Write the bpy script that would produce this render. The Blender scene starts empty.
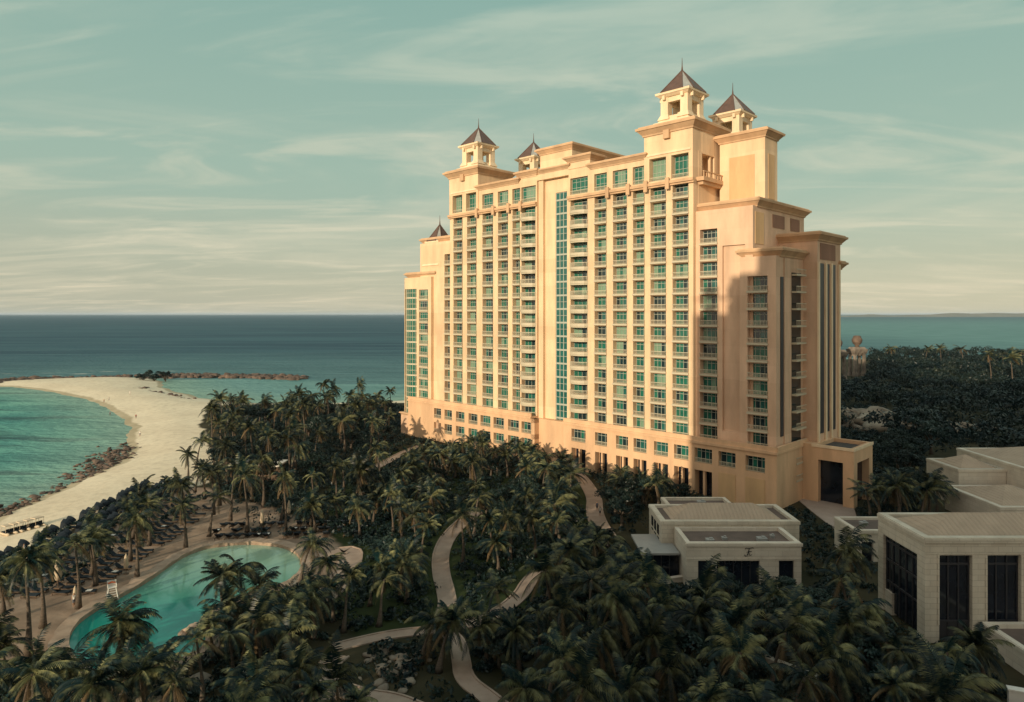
import bpy, math, random
import numpy as np
from mathutils import Vector, Matrix

random.seed(11)
rng = np.random.default_rng(11)
R = math.radians
sc = bpy.context.scene
COL = sc.collection

# ------------------------------------------------------------------ camera
H = 36.0                       # eye height above the garden
F = 690.0                      # focal length in pixels of a 1024 px wide frame
EYE_Y = 314                    # picture row of the eye level (level camera, shifted lens)
cam = bpy.data.objects.new('camera', bpy.data.cameras.new('camera'))
COL.objects.link(cam)
cam.location = (0, 0, H)
cam.rotation_euler = (math.pi / 2, 0, 0)
cam.data.shift_y = (EYE_Y - 351) / 1024
cam.data.sensor_width = 36
cam.data.lens = 36 * F / 1024
cam.data.clip_start = 0.5
cam.data.clip_end = 90000
sc.camera = cam

# ------------------------------------------------------------------ sun, sky
SUN_H = Vector((-0.57, -0.82, 0)).normalized()     # horizontal direction towards the sun
SUN_EL = R(13)
sun = bpy.data.objects.new('sun', bpy.data.lights.new('sun', 'SUN'))
COL.objects.link(sun)
sd = Vector((SUN_H.x * math.cos(SUN_EL), SUN_H.y * math.cos(SUN_EL), math.sin(SUN_EL)))
sun.rotation_euler = sd.to_track_quat('Z', 'Y').to_euler()
sun.data.energy = 4.3
sun.data.angle = R(0.5)
sun.data.color = (1.0, 0.81, 0.57)

world = bpy.data.worlds.new('World')
sc.world = world
world.use_nodes = True


def build_world():
    nt = world.node_tree
    N, L = nt.nodes, nt.links
    N.clear()
    out = N.new('ShaderNodeOutputWorld')
    bg = N.new('ShaderNodeBackground')
    bg.inputs['Strength'].default_value = 0.1
    L.new(bg.outputs[0], out.inputs[0])
    sky = N.new('ShaderNodeTexSky')
    sky.sky_type = 'NISHITA'
    sky.sun_disc = False
    sky.sun_elevation = SUN_EL
    sky.sun_rotation = math.atan2(SUN_H.x, SUN_H.y)
    tc = N.new('ShaderNodeTexCoord')
    sep = N.new('ShaderNodeSeparateXYZ')
    L.new(tc.outputs['Generated'], sep.inputs[0])

    def math_n(op, a, b=None, c=None, clamp=False):
        n = N.new('ShaderNodeMath')
        n.operation = op
        n.use_clamp = clamp
        for i, v in enumerate((a, b, c)):
            if v is None:
                continue
            if isinstance(v, (int, float)):
                n.inputs[i].default_value = v
            else:
                L.new(v, n.inputs[i])
        return n.outputs[0]

    def mix(f, a, b, mode='MIX'):
        n = N.new('ShaderNodeMix')
        n.data_type = 'RGBA'
        n.blend_type = mode
        n.clamp_factor = True
        for i, v in ((0, f), (6, a), (7, b)):
            if isinstance(v, (int, float)):
                n.inputs[i].default_value = v
            elif isinstance(v, tuple):
                n.inputs[i].default_value = (*v, 1)
            else:
                L.new(v, n.inputs[i])
        return n.outputs[2]

    z = sep.outputs['Z']
    ramp = N.new('ShaderNodeValToRGB')
    el = ramp.color_ramp.elements
    stops = [(0.0, (0.53, 0.49, 0.35)), (0.06, (0.44, 0.45, 0.34)), (0.16, (0.31, 0.42, 0.345)),
             (0.42, (0.225, 0.37, 0.325)), (0.6, (0.30, 0.42, 0.40)), (1.0, (0.38, 0.48, 0.50))]
    while len(el) < len(stops):
        el.new(0.5)
    for e, (p, c) in zip(el, stops):
        e.position = p
        e.color = (*c, 1)
    L.new(math_n('MAXIMUM', z, 0.0), ramp.inputs[0])
    # greyer and darker towards the left of the horizon, warm on the sun's side
    lr = math_n('MULTIPLY_ADD', sep.outputs['X'], 0.75, 0.5, clamp=True)
    lowz = math_n('SUBTRACT', 1.0, math_n('MULTIPLY', z, 5.0, clamp=True), clamp=True)
    leftlow = math_n('MULTIPLY', math_n('SUBTRACT', 1.0, lr), lowz)
    base = mix(math_n('MULTIPLY', leftlow, 0.6), ramp.outputs[0], (0.30, 0.33, 0.275))
    sdot = math_n('ADD', math_n('MULTIPLY', sep.outputs['X'], SUN_H.x), math_n('MULTIPLY', sep.outputs['Y'], SUN_H.y))
    warm = math_n('MULTIPLY_ADD', sdot, 0.85, 0.1, clamp=True)
    base = mix(warm, base, (0.92, 0.715, 0.59))
    # thin clouds on a far flat layer
    den = math_n('ADD', math_n('MAXIMUM', z, 0.0), 0.09)
    cv = N.new('ShaderNodeCombineXYZ')
    L.new(math_n('DIVIDE', sep.outputs['X'], den), cv.inputs[0])
    L.new(math_n('DIVIDE', sep.outputs['Y'], den), cv.inputs[1])

    def cloud(rot, scale, nscale, detail, dist, lo, hi, loc=(0, 0, 0)):
        mp = N.new('ShaderNodeMapping')
        mp.inputs['Rotation'].default_value = (0, 0, R(rot))
        mp.inputs['Scale'].default_value = scale
        mp.inputs['Location'].default_value = loc
        L.new(cv.outputs[0], mp.inputs[0])
        no = N.new('ShaderNodeTexNoise')
        no.inputs['Scale'].default_value = nscale
        no.inputs['Detail'].default_value = detail
        no.inputs['Roughness'].default_value = 0.57
        no.inputs['Distortion'].default_value = dist
        L.new(mp.outputs[0], no.inputs[0])
        mr = N.new('ShaderNodeMapRange')
        mr.interpolation_type = 'SMOOTHSTEP'
        mr.inputs[1].default_value = lo
        mr.inputs[2].default_value = hi
        L.new(no.outputs[0], mr.inputs[0])
        return mr.outputs[0]
    c1 = cloud(24, (0.45, 1.0, 1), 1.5, 10, 1.5, 0.46, 0.70, (1.7, 0.2, 0))
    c2 = cloud(-14, (0.5, 0.8, 1), 0.75, 10, 1.0, 0.44, 0.68, (4.3, 2.2, 0))
    c3 = cloud(5, (0.7, 2.2, 1), 2.2, 6, 1.0, 0.45, 0.75, (0.3, 5.1, 0))
    cl = math_n('ADD', math_n('MULTIPLY', c1, 0.65), math_n('MULTIPLY', c2, 0.5), clamp=True)
    cl = math_n('ADD', cl, math_n('MULTIPLY', math_n('MULTIPLY', c3, c2), 0.3), clamp=True)
    cl = math_n('MULTIPLY', cl, 0.85)
    lit = mix(math_n('MULTIPLY', z, 2.4, clamp=True), (0.62, 0.555, 0.41), (0.48, 0.545, 0.44))
    base = mix(cl, base, lit)
    sc10 = N.new('ShaderNodeVectorMath')
    sc10.operation = 'SCALE'
    sc10.inputs['Scale'].default_value = 12.2
    L.new(base, sc10.inputs[0])
    tint = mix(1.0, sky.outputs[0], (1.15, 0.98, 0.62), 'MULTIPLY')
    fin = mix(0.92, tint, sc10.outputs[0])
    L.new(fin, bg.inputs[0])


build_world()
vs = sc.view_settings
vs.view_transform = 'Standard'
vs.look = 'None'
vs.gamma = 1
vs.use_curve_mapping = False
vs.exposure = 0.0
sc.cycles.max_bounces = 6
sc.cycles.transparent_max_bounces = 6

# ------------------------------------------------------------------ helpers
FWD = Vector((0, 1, 0))
UPV = Vector((0, 0, 1))


def at(px, py, z=0.0):
    """ground point at height z under a viewing direction"""
    d = FWD + Vector((1, 0, 0)) * ((px - 512) / F) - UPV * ((py - EYE_Y) / F)
    k = (z - H) / d.z
    return Vector((d.x * k, d.y * k, z))


def proj_np(P):
    dep = np.maximum(P[:, 1], 1.0)
    return np.stack([512 + F * P[:, 0] / dep, EYE_Y - F * (P[:, 2] - H) / dep], 1)


def in_poly(pts, poly):
    pts = np.asarray(pts, float)
    poly = np.asarray(poly, float)
    x, y = pts[:, 0], pts[:, 1]
    ins = np.zeros(len(pts), bool)
    j = len(poly) - 1
    for i in range(len(poly)):
        xi, yi = poly[i]
        xj, yj = poly[j]
        if yi != yj:
            c = ((yi > y) != (yj > y)) & (x < (xj - xi) * (y - yi) / (yj - yi) + xi)
            ins ^= c
        j = i
    return ins


def seg_dist(pts, poly, closed=True):
    pts = np.asarray(pts, float)
    best = np.full(len(pts), 1e9)
    n = len(poly)
    for i in range(n if closed else n - 1):
        a = np.array(poly[i][:2], float)
        b = np.array(poly[(i + 1) % n][:2], float)
        ab = b - a
        t = np.clip(((pts - a) @ ab) / max(ab @ ab, 1e-9), 0, 1)
        d = np.hypot(*(pts - (a + t[:, None] * ab)).T)
        best = np.minimum(best, d)
    return best


def tag(o, label=None, cat=None, group=None, kind=None):
    if label:
        o['label'] = label
    if cat:
        o['category'] = cat
    if group:
        o['group'] = group
    if kind:
        o['kind'] = kind
    return o


def empty(name, loc=(0, 0, 0), rz=0.0):
    o = bpy.data.objects.new(name, None)
    COL.objects.link(o)
    o.location = loc
    o.rotation_euler = (0, 0, rz)
    return o


class MB:
    def __init__(self):
        self.v, self.f, self.m = [], [], []

    def add(self, vs_, fs, mi=0):
        b = len(self.v)
        self.v += [tuple(p) for p in vs_]
        for f in fs:
            self.f.append(tuple(b + i for i in f))
            self.m.append(mi)

    def box(self, x0, x1, y0, y1, z0, z1, mi=0):
        x0, x1 = min(x0, x1), max(x0, x1)
        y0, y1 = min(y0, y1), max(y0, y1)
        z0, z1 = min(z0, z1), max(z0, z1)
        self.add([(x0, y0, z0), (x1, y0, z0), (x1, y1, z0), (x0, y1, z0),
                  (x0, y0, z1), (x1, y0, z1), (x1, y1, z1), (x0, y1, z1)],
                 [(0, 3, 2, 1), (4, 5, 6, 7), (0, 1, 5, 4), (1, 2, 6, 5), (2, 3, 7, 6), (3, 0, 4, 7)], mi)

    def frust(self, x0, x1, y0, y1, z0, z1, d0, d1, mi=0):
        """rectangle grown by d0 at the bottom and d1 at the top"""
        self.add([(x0 - d0, y0 - d0, z0), (x1 + d0, y0 - d0, z0), (x1 + d0, y1 + d0, z0), (x0 - d0, y1 + d0, z0),
                  (x0 - d1, y0 - d1, z1), (x1 + d1, y0 - d1, z1), (x1 + d1, y1 + d1, z1), (x0 - d1, y1 + d1, z1)],
                 [(0, 3, 2, 1), (4, 5, 6, 7), (0, 1, 5, 4), (1, 2, 6, 5), (2, 3, 7, 6), (3, 0, 4, 7)], mi)

    def prism(self, poly, z0, z1, mi=0):
        n = len(poly)
        a = sum(poly[i][0] * poly[(i + 1) % n][1] - poly[(i + 1) % n][0] * poly[i][1] for i in range(n))
        if a < 0:
            poly = poly[::-1]
        self.add([(p[0], p[1], z0) for p in poly] + [(p[0], p[1], z1) for p in poly],
                 [tuple(range(n))[::-1], tuple(range(n, 2 * n))] + [(i, (i + 1) % n, n + (i + 1) % n, n + i) for i in range(n)], mi)

    def quad(self, a, b, c, d, mi=0):
        self.add([a, b, c, d], [(0, 1, 2, 3)], mi)

    def tube(self, pts, radii, n=7, mi=0, cap=True):
        rings = []
        for i, p in enumerate(pts):
            p = Vector(p)
            t = (Vector(pts[min(i + 1, len(pts) - 1)]) - Vector(pts[max(i - 1, 0)])).normalized()
            a = t.cross(Vector((0.3, 1, 0.1)))
            if a.length < 1e-3:
                a = t.cross(Vector((1, 0, 0)))
            a.normalize()
            b = t.cross(a)
            r = radii[i] if isinstance(radii, (list, tuple)) else radii
            rings.append([p + (a * math.cos(2 * math.pi * k / n) + b * math.sin(2 * math.pi * k / n)) * r for k in range(n)])
        vs_ = [q for r_ in rings for q in r_]
        fs = [(i * n + k, i * n + (k + 1) % n, (i + 1) * n + (k + 1) % n, (i + 1) * n + k)
              for i in range(len(pts) - 1) for k in range(n)]
        if cap:
            fs += [tuple(range(n))[::-1], tuple((len(pts) - 1) * n + k for k in range(n))]
        self.add(vs_, fs, mi)

    def build(self, name, mats, parent=None, smooth=False):
        me = bpy.data.meshes.new(name)
        me.from_pydata(self.v, [], self.f)
        if not isinstance(mats, (list, tuple)):
            mats = [mats]
        for m in mats:
            me.materials.append(m)
        me.polygons.foreach_set('material_index', self.m)
        if smooth:
            me.polygons.foreach_set('use_smooth', [True] * len(self.f))
        me.update()
        o = bpy.data.objects.new(name, me)
        COL.objects.link(o)
        if parent:
            o.parent = parent
        return o


def np_mesh(name, V, Fc, mat, parent=None, link=True, smooth=False):
    V = np.asarray(V, np.float32)
    Fc = np.asarray(Fc, np.int32)
    k = Fc.shape[1]
    me = bpy.data.meshes.new(name)
    me.vertices.add(len(V))
    me.vertices.foreach_set('co', V.ravel())
    me.loops.add(Fc.size)
    me.loops.foreach_set('vertex_index', Fc.ravel())
    me.polygons.add(len(Fc))
    me.polygons.foreach_set('loop_start', np.arange(0, Fc.size, k, dtype=np.int32))
    me.materials.append(mat)
    if smooth:
        me.polygons.foreach_set('use_smooth', np.ones(len(Fc), bool))
    me.update(calc_edges=True)
    me.validate()
    o = bpy.data.objects.new(name, me)
    if link:
        COL.objects.link(o)
    if parent:
        o.parent = parent
    return o


def mesh_obj(name, me, parent=None):
    o = bpy.data.objects.new(name, me)
    COL.objects.link(o)
    if parent:
        o.parent = parent
    return o


# ------------------------------------------------------------------ materials
def mat(name, c, rough=0.8, var=0.12, scale=0.5, detail=5, metal=0.0, bump=0.0, bscale=3.0, c2=None, spec=0.35, stretch=(1, 1, 1), coord='Object'):
    m = bpy.data.materials.new(name)
    m.use_nodes = True
    nt = m.node_tree
    N, L = nt.nodes, nt.links
    b = N['Principled BSDF']
    b.inputs['Roughness'].default_value = rough
    b.inputs['Metallic'].default_value = metal
    b.inputs['Specular IOR Level'].default_value = spec
    tc = N.new('ShaderNodeTexCoord')
    mp = N.new('ShaderNodeMapping')
    mp.inputs['Scale'].default_value = stretch
    L.new(tc.outputs[coord], mp.inputs[0])
    no = N.new('ShaderNodeTexNoise')
    no.inputs['Scale'].default_value = scale
    no.inputs['Detail'].default_value = detail
    no.inputs['Roughness'].default_value = 0.6
    L.new(mp.outputs[0], no.inputs[0])
    rp = N.new('ShaderNodeValToRGB')
    e = rp.color_ramp.elements
    e[0].position, e[1].position = 0.3, 0.7
    if c2 is None:
        e[0].color = (*[x * (1 - var) for x in c], 1)
        e[1].color = (*[min(1, x * (1 + var)) for x in c], 1)
    else:
        e[0].color = (*c, 1)
        e[1].color = (*c2, 1)
    L.new(no.outputs[0], rp.inputs[0])
    L.new(rp.outputs[0], b.inputs['Base Color'])
    if bump:
        nb = N.new('ShaderNodeTexNoise')
        nb.inputs['Scale'].default_value = bscale
        nb.inputs['Detail'].default_value = 6
        L.new(mp.outputs[0], nb.inputs[0])
        bp = N.new('ShaderNodeBump')
        bp.inputs['Strength'].default_value = bump
        L.new(nb.outputs[0], bp.inputs['Height'])
        L.new(bp.outputs[0], b.inputs['Normal'])
    return m


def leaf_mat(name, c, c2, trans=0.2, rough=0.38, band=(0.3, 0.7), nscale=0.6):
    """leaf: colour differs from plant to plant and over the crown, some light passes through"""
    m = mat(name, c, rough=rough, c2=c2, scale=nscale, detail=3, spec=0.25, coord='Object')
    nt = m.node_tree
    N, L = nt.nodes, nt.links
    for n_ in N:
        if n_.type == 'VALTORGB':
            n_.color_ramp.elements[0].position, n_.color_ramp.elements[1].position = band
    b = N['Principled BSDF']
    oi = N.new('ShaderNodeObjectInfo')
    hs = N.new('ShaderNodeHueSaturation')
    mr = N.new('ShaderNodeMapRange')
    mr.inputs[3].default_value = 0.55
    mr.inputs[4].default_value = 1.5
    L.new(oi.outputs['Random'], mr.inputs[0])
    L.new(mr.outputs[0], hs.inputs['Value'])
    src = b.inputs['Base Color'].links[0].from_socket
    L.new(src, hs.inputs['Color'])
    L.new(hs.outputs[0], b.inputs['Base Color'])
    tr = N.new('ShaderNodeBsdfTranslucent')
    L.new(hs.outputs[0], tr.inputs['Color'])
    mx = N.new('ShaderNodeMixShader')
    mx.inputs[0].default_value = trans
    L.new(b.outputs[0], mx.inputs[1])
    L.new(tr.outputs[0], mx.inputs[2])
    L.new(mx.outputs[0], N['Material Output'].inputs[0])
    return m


def streaked(name, c, var=0.17):
    """painted render with faint vertical weather streaks"""
    return mat(name, c, rough=0.85, var=var, scale=0.35, detail=8, stretch=(1, 1, 0.25), bump=0.05, bscale=6)


M = {}
M['stucco'] = streaked('cream_stucco', (0.72, 0.53, 0.34))
M['stucco_shaded'] = streaked('shaded_stucco', (0.64, 0.445, 0.305))  # stucco copy, darker and pinker: the right end's shade put into its colour
M['podium'] = streaked('orange_stucco', (0.62, 0.405, 0.242))
M['panel'] = streaked('ochre_panel', (0.58, 0.385, 0.205))
M['dark_panel'] = streaked('brown_panel', (0.27, 0.15, 0.10))
M['trim'] = streaked('pale_trim', (0.74, 0.59, 0.40))
M['cornice'] = streaked('cornice_paint', (0.54, 0.36, 0.215))
M['roof_brown'] = mat('bronze_roof', (0.105, 0.062, 0.045), rough=0.5, var=0.25, scale=1.2)
M['roof_grey'] = mat('lead_roof', (0.30, 0.31, 0.29), rough=0.4, var=0.2, scale=1.0)
M['roof_flat'] = mat('roof_felt', (0.07, 0.065, 0.06), rough=0.9, var=0.3, scale=0.4)
M['roof_dirty'] = mat('roof_gravel', (0.09, 0.07, 0.06), rough=0.95, c2=(0.17, 0.13, 0.11), scale=0.3)
M['rail'] = mat('rail_paint', (0.50, 0.45, 0.33), rough=0.5, var=0.05)
M['frame'] = mat('window_frame', (0.36, 0.39, 0.33), rough=0.5, var=0.05)
M['frame_dark'] = mat('bronze_frame', (0.035, 0.035, 0.04), rough=0.4, var=0.1)
M['glass_dark'] = mat('dark_glass', (0.012, 0.03, 0.035), rough=0.06, var=0.3, scale=0.6, spec=0.6)
M['glass_green'] = mat('green_glass', (0.016, 0.12, 0.085), rough=0.09, var=0.35, scale=0.8, spec=0.5)
M['glass_curtain'] = mat('curtained_glass', (0.16, 0.27, 0.19), rough=0.15, var=0.2, scale=1.5, spec=0.5, stretch=(6, 6, 0.4))
M['glass_teal'] = mat('teal_glass', (0.018, 0.105, 0.092), rough=0.07, var=0.3, scale=0.5, spec=0.6)
M['pav'] = mat('limestone', (0.56, 0.515, 0.425), rough=0.9, var=0.13, scale=0.6, detail=9, bump=0.06, bscale=4, stretch=(1, 1, 0.4))
M['pav_trim'] = mat('limestone_trim', (0.61, 0.565, 0.475), rough=0.9, var=0.1, scale=0.5, detail=8)
M['canopy'] = mat('grey_canopy', (0.28, 0.29, 0.28), rough=0.6, var=0.1)
M['pav_glass'] = mat('pavilion_glass', (0.010, 0.014, 0.022), rough=0.08, var=0.4, scale=0.3, spec=0.5)
M['black'] = mat('dark_mark', (0.03, 0.03, 0.035), rough=0.6)
M['path'] = mat('path_paving', (0.26, 0.195, 0.15), rough=0.9, c2=(0.40, 0.31, 0.245), scale=0.4, detail=8)
M['drive'] = mat('drive_paving', (0.30, 0.25, 0.21), rough=0.9, c2=(0.40, 0.33, 0.28), scale=0.3, detail=8)
M['coping'] = mat('pool_stone', (0.26, 0.19, 0.135), rough=0.9, c2=(0.42, 0.32, 0.24), scale=0.7, detail=8, bump=0.4, bscale=2)
M['rock'] = mat('shore_rock', (0.035, 0.028, 0.025), rough=0.95, c2=(0.19, 0.135, 0.10), scale=0.25, detail=9, bump=0.7, bscale=1.2)
M['pale_rock'] = mat('pale_rock', (0.13, 0.105, 0.08), rough=0.95, c2=(0.36, 0.31, 0.24), scale=0.2, detail=8, bump=0.6, bscale=1)
M['trunk'] = mat('palm_trunk', (0.045, 0.036, 0.028), rough=0.95, c2=(0.14, 0.11, 0.082), scale=2.0, stretch=(1, 1, 4), bump=0.4)
M['frond'] = leaf_mat('palm_frond', (0.005, 0.020, 0.021), (0.245, 0.242, 0.105), band=(0.45, 0.72), nscale=0.75)  # bright patches paint sunlit fronds into the colour, dark ones their shade
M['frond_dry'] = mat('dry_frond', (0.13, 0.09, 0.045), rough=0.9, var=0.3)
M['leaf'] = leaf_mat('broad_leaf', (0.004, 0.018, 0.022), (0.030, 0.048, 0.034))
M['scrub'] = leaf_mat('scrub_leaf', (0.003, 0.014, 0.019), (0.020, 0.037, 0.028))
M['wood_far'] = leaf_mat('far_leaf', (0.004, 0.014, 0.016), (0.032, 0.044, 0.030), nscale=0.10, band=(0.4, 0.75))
M['navy'] = mat('navy_fabric', (0.008, 0.016, 0.024), rough=0.8, var=0.3)
M['wood'] = mat('teak', (0.10, 0.065, 0.04), rough=0.7, var=0.25)
M['white'] = mat('white_paint', (0.72, 0.70, 0.64), rough=0.5, var=0.06)
M['cream_fabric'] = mat('cream_fabric', (0.55, 0.45, 0.32), rough=0.9, var=0.1)
M['orange'] = mat('orange_float', (0.65, 0.13, 0.03), rough=0.6)
M['skin'] = mat('skin', (0.38, 0.22, 0.14), rough=0.7)
M['shirt'] = mat('shirt_cloth', (0.10, 0.12, 0.16), rough=0.9)
M['red_cloth'] = mat('red_cloth', (0.32, 0.05, 0.04), rough=0.9)
M['hair'] = mat('dark_hair', (0.02, 0.015, 0.01), rough=0.8)
M['ruin'] = mat('weathered_stone', (0.085, 0.072, 0.06), rough=0.95, c2=(0.27, 0.225, 0.18), scale=0.3, detail=8, bump=0.5, bscale=1)
M['thatch'] = mat('thatch', (0.22, 0.16, 0.09), rough=0.95, var=0.3, scale=2)
M['island'] = mat('far_land', (0.13, 0.145, 0.12), rough=0.95, c2=(0.20, 0.19, 0.15), scale=0.002)


def coursed(m, bw=1.5, bh=.62, depth=.16):
    """faint joints between stone blocks"""
    N, L = m.node_tree.nodes, m.node_tree.links
    b = N['Principled BSDF']
    tc = N.new('ShaderNodeTexCoord')
    sp = N.new('ShaderNodeSeparateXYZ')
    L.new(tc.outputs['Object'], sp.inputs[0])
    ad = N.new('ShaderNodeMath')
    L.new(sp.outputs[0], ad.inputs[0])
    L.new(sp.outputs[1], ad.inputs[1])
    cb = N.new('ShaderNodeCombineXYZ')
    L.new(ad.outputs[0], cb.inputs[0])
    L.new(sp.outputs[2], cb.inputs[1])
    br = N.new('ShaderNodeTexBrick')
    br.inputs['Scale'].default_value = 1.0
    br.inputs['Brick Width'].default_value = bw
    br.inputs['Row Height'].default_value = bh
    br.inputs['Mortar Size'].default_value = 0.03
    br.inputs['Mortar Smooth'].default_value = 0.3
    br.inputs['Color1'].default_value = (1, 1, 1, 1)
    br.inputs['Color2'].default_value = (.90, .88, .86, 1)
    br.inputs['Mortar'].default_value = (1 - depth * 2, 1 - depth * 2.1, 1 - depth * 2.2, 1)
    L.new(cb.outputs[0], br.inputs['Vector'])
    mx = N.new('ShaderNodeMix')
    mx.data_type = 'RGBA'
    mx.blend_type = 'MULTIPLY'
    mx.inputs[0].default_value = 1
    L.new(b.inputs['Base Color'].links[0].from_socket, mx.inputs[6])
    L.new(br.outputs[0], mx.inputs[7])
    L.new(mx.outputs[2], b.inputs['Base Color'])


coursed(M['pav'])
coursed(M['pav_trim'], 1.8, .7, .12)
coursed(M['stucco'], 40, 3.3, .05)
coursed(M['stucco_shaded'], 40, 3.3, .05)


def seam_roof():
    m = mat('seam_metal', (0.40, 0.315, 0.235), rough=0.75, var=0.1, scale=0.4, spec=0.15)
    nt = m.node_tree
    N, L = nt.nodes, nt.links
    tc = N.new('ShaderNodeTexCoord')
    w = N.new('ShaderNodeTexWave')
    w.bands_direction = 'X'
    w.inputs['Scale'].default_value = 0.55
    w.inputs['Distortion'].default_value = 0
    L.new(tc.outputs['Object'], w.inputs[0])
    r = N.new('ShaderNodeMapRange')
    r.inputs[1].default_value = 0.75
    r.inputs[2].default_value = 0.95
    L.new(w.outputs[0], r.inputs[0])
    b = N.new('ShaderNodeBump')
    b.inputs['Strength'].default_value = 0.6
    b.inputs['Distance'].default_value = 0.15
    L.new(r.outputs[0], b.inputs['Height'])
    L.new(b.outputs[0], N['Principled BSDF'].inputs['Normal'])
    return m


M['seam'] = seam_roof()

# ------------------------------------------------------------------ coast, terrain, sea
SEA = -3.0
coast_px = [(-60, 560), (-20, 527), (0, 516), (30, 501), (62, 487), (92, 474), (118, 461), (128, 450), (127, 438),
            (128, 428), (122, 417), (106, 407), (86, 400), (58, 393.5), (30, 389), (12, 387), (-40, 386.5), (-160, 386),
            (-160, 383), (-40, 383), (0, 382.2), (40, 379.8), (85, 378), (128, 377.3), (152, 379), (164, 382), (163, 387),
            (178, 392), (200, 397.5), (225, 401), (262, 403.5), (320, 403), (400, 401), (440, 396)]
coast = [at(x, y, SEA).xy for x, y in coast_px]
coast += [Vector(p) for p in ((60, 420), (150, 520), (260, 585), (380, 600), (560, 640), (900, 660), (1500, 700), (1500, -200), (-130, -200))]
coast = [(p.x, p.y) for p in coast]
pool_px = [(70, 628), (92, 611), (120, 596), (148, 580), (170, 564), (186, 554), (206, 547), (236, 543), (266, 543.5), (288, 547), (301, 556),
           (303, 568), (294, 579), (276, 588), (246, 596), (216, 606), (204, 616), (203, 628), (209, 640), (200, 652), (176, 662), (140, 670),
           (104, 676), (80, 668), (66, 650)]
pool = [(at(x, y).x, at(x, y).y) for x, y in pool_px]


def smooth_poly(p, n=3):
    for _ in range(n):
        q = []
        for i in range(len(p)):
            a, b = p[i], p[(i + 1) % len(p)]
            q.append((a[0] * .75 + b[0] * .25, a[1] * .75 + b[1] * .25))
            q.append((a[0] * .25 + b[0] * .75, a[1] * .25 + b[1] * .75))
        p = q
    return p


pool = smooth_poly(pool, 2)


def wob(P, s, a):
    return a * (np.sin(P[:, 0] / s + 1.3 * np.sin(P[:, 1] / (s * 1.7))) * 0.5 + np.sin(P[:, 1] / (s * 0.6) + 2.1 * np.sin(P[:, 0] / (s * 0.9) + 1)) * 0.5)


def coast_sd(P):
    d = seg_dist(P, coast)
    return np.where(in_poly(P, coast), d, -d) + wob(P, 9, 1.0) + wob(P + 31, 3.5, 0.5)


def ground_z(P):
    s = coast_sd(P)
    z = np.where(s < 0, SEA + s * 0.15, SEA + np.minimum(s, 14) * 0.11 + np.clip(s - 14, 0, 42) * (1.46 / 42))
    z = np.clip(z, -9, 0.0)
    inp = in_poly(P, pool)
    dp = seg_dist(P, pool)
    z = np.where(inp, -np.minimum(dp * 0.8, 1.6), z)
    return z


def axis(parts):
    out = []
    for a, b, st in parts:
        out += list(np.arange(a, b, st))
    out.append(parts[-1][1])
    return np.array(out)


def grid_mesh(name, xs, ys, zf, material):
    X, Y = np.meshgrid(xs, ys)
    P = np.stack([X.ravel(), Y.ravel()], 1)
    Z = zf(P)
    V = np.concatenate([P, Z[:, None]], 1)
    nx, ny = len(xs), len(ys)
    i, j = np.meshgrid(np.arange(nx - 1), np.arange(ny - 1))
    a = (j * nx + i).ravel()
    Fc = np.stack([a, a + 1, a + 1 + nx, a + nx], 1)
    return np_mesh(name, V, Fc, material, smooth=True), P, V


def set_attr(o, name, vals):
    a = o.data.attributes.new(name, 'FLOAT', 'POINT')
    a.data.foreach_set('value', np.asarray(vals, np.float32))


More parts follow.
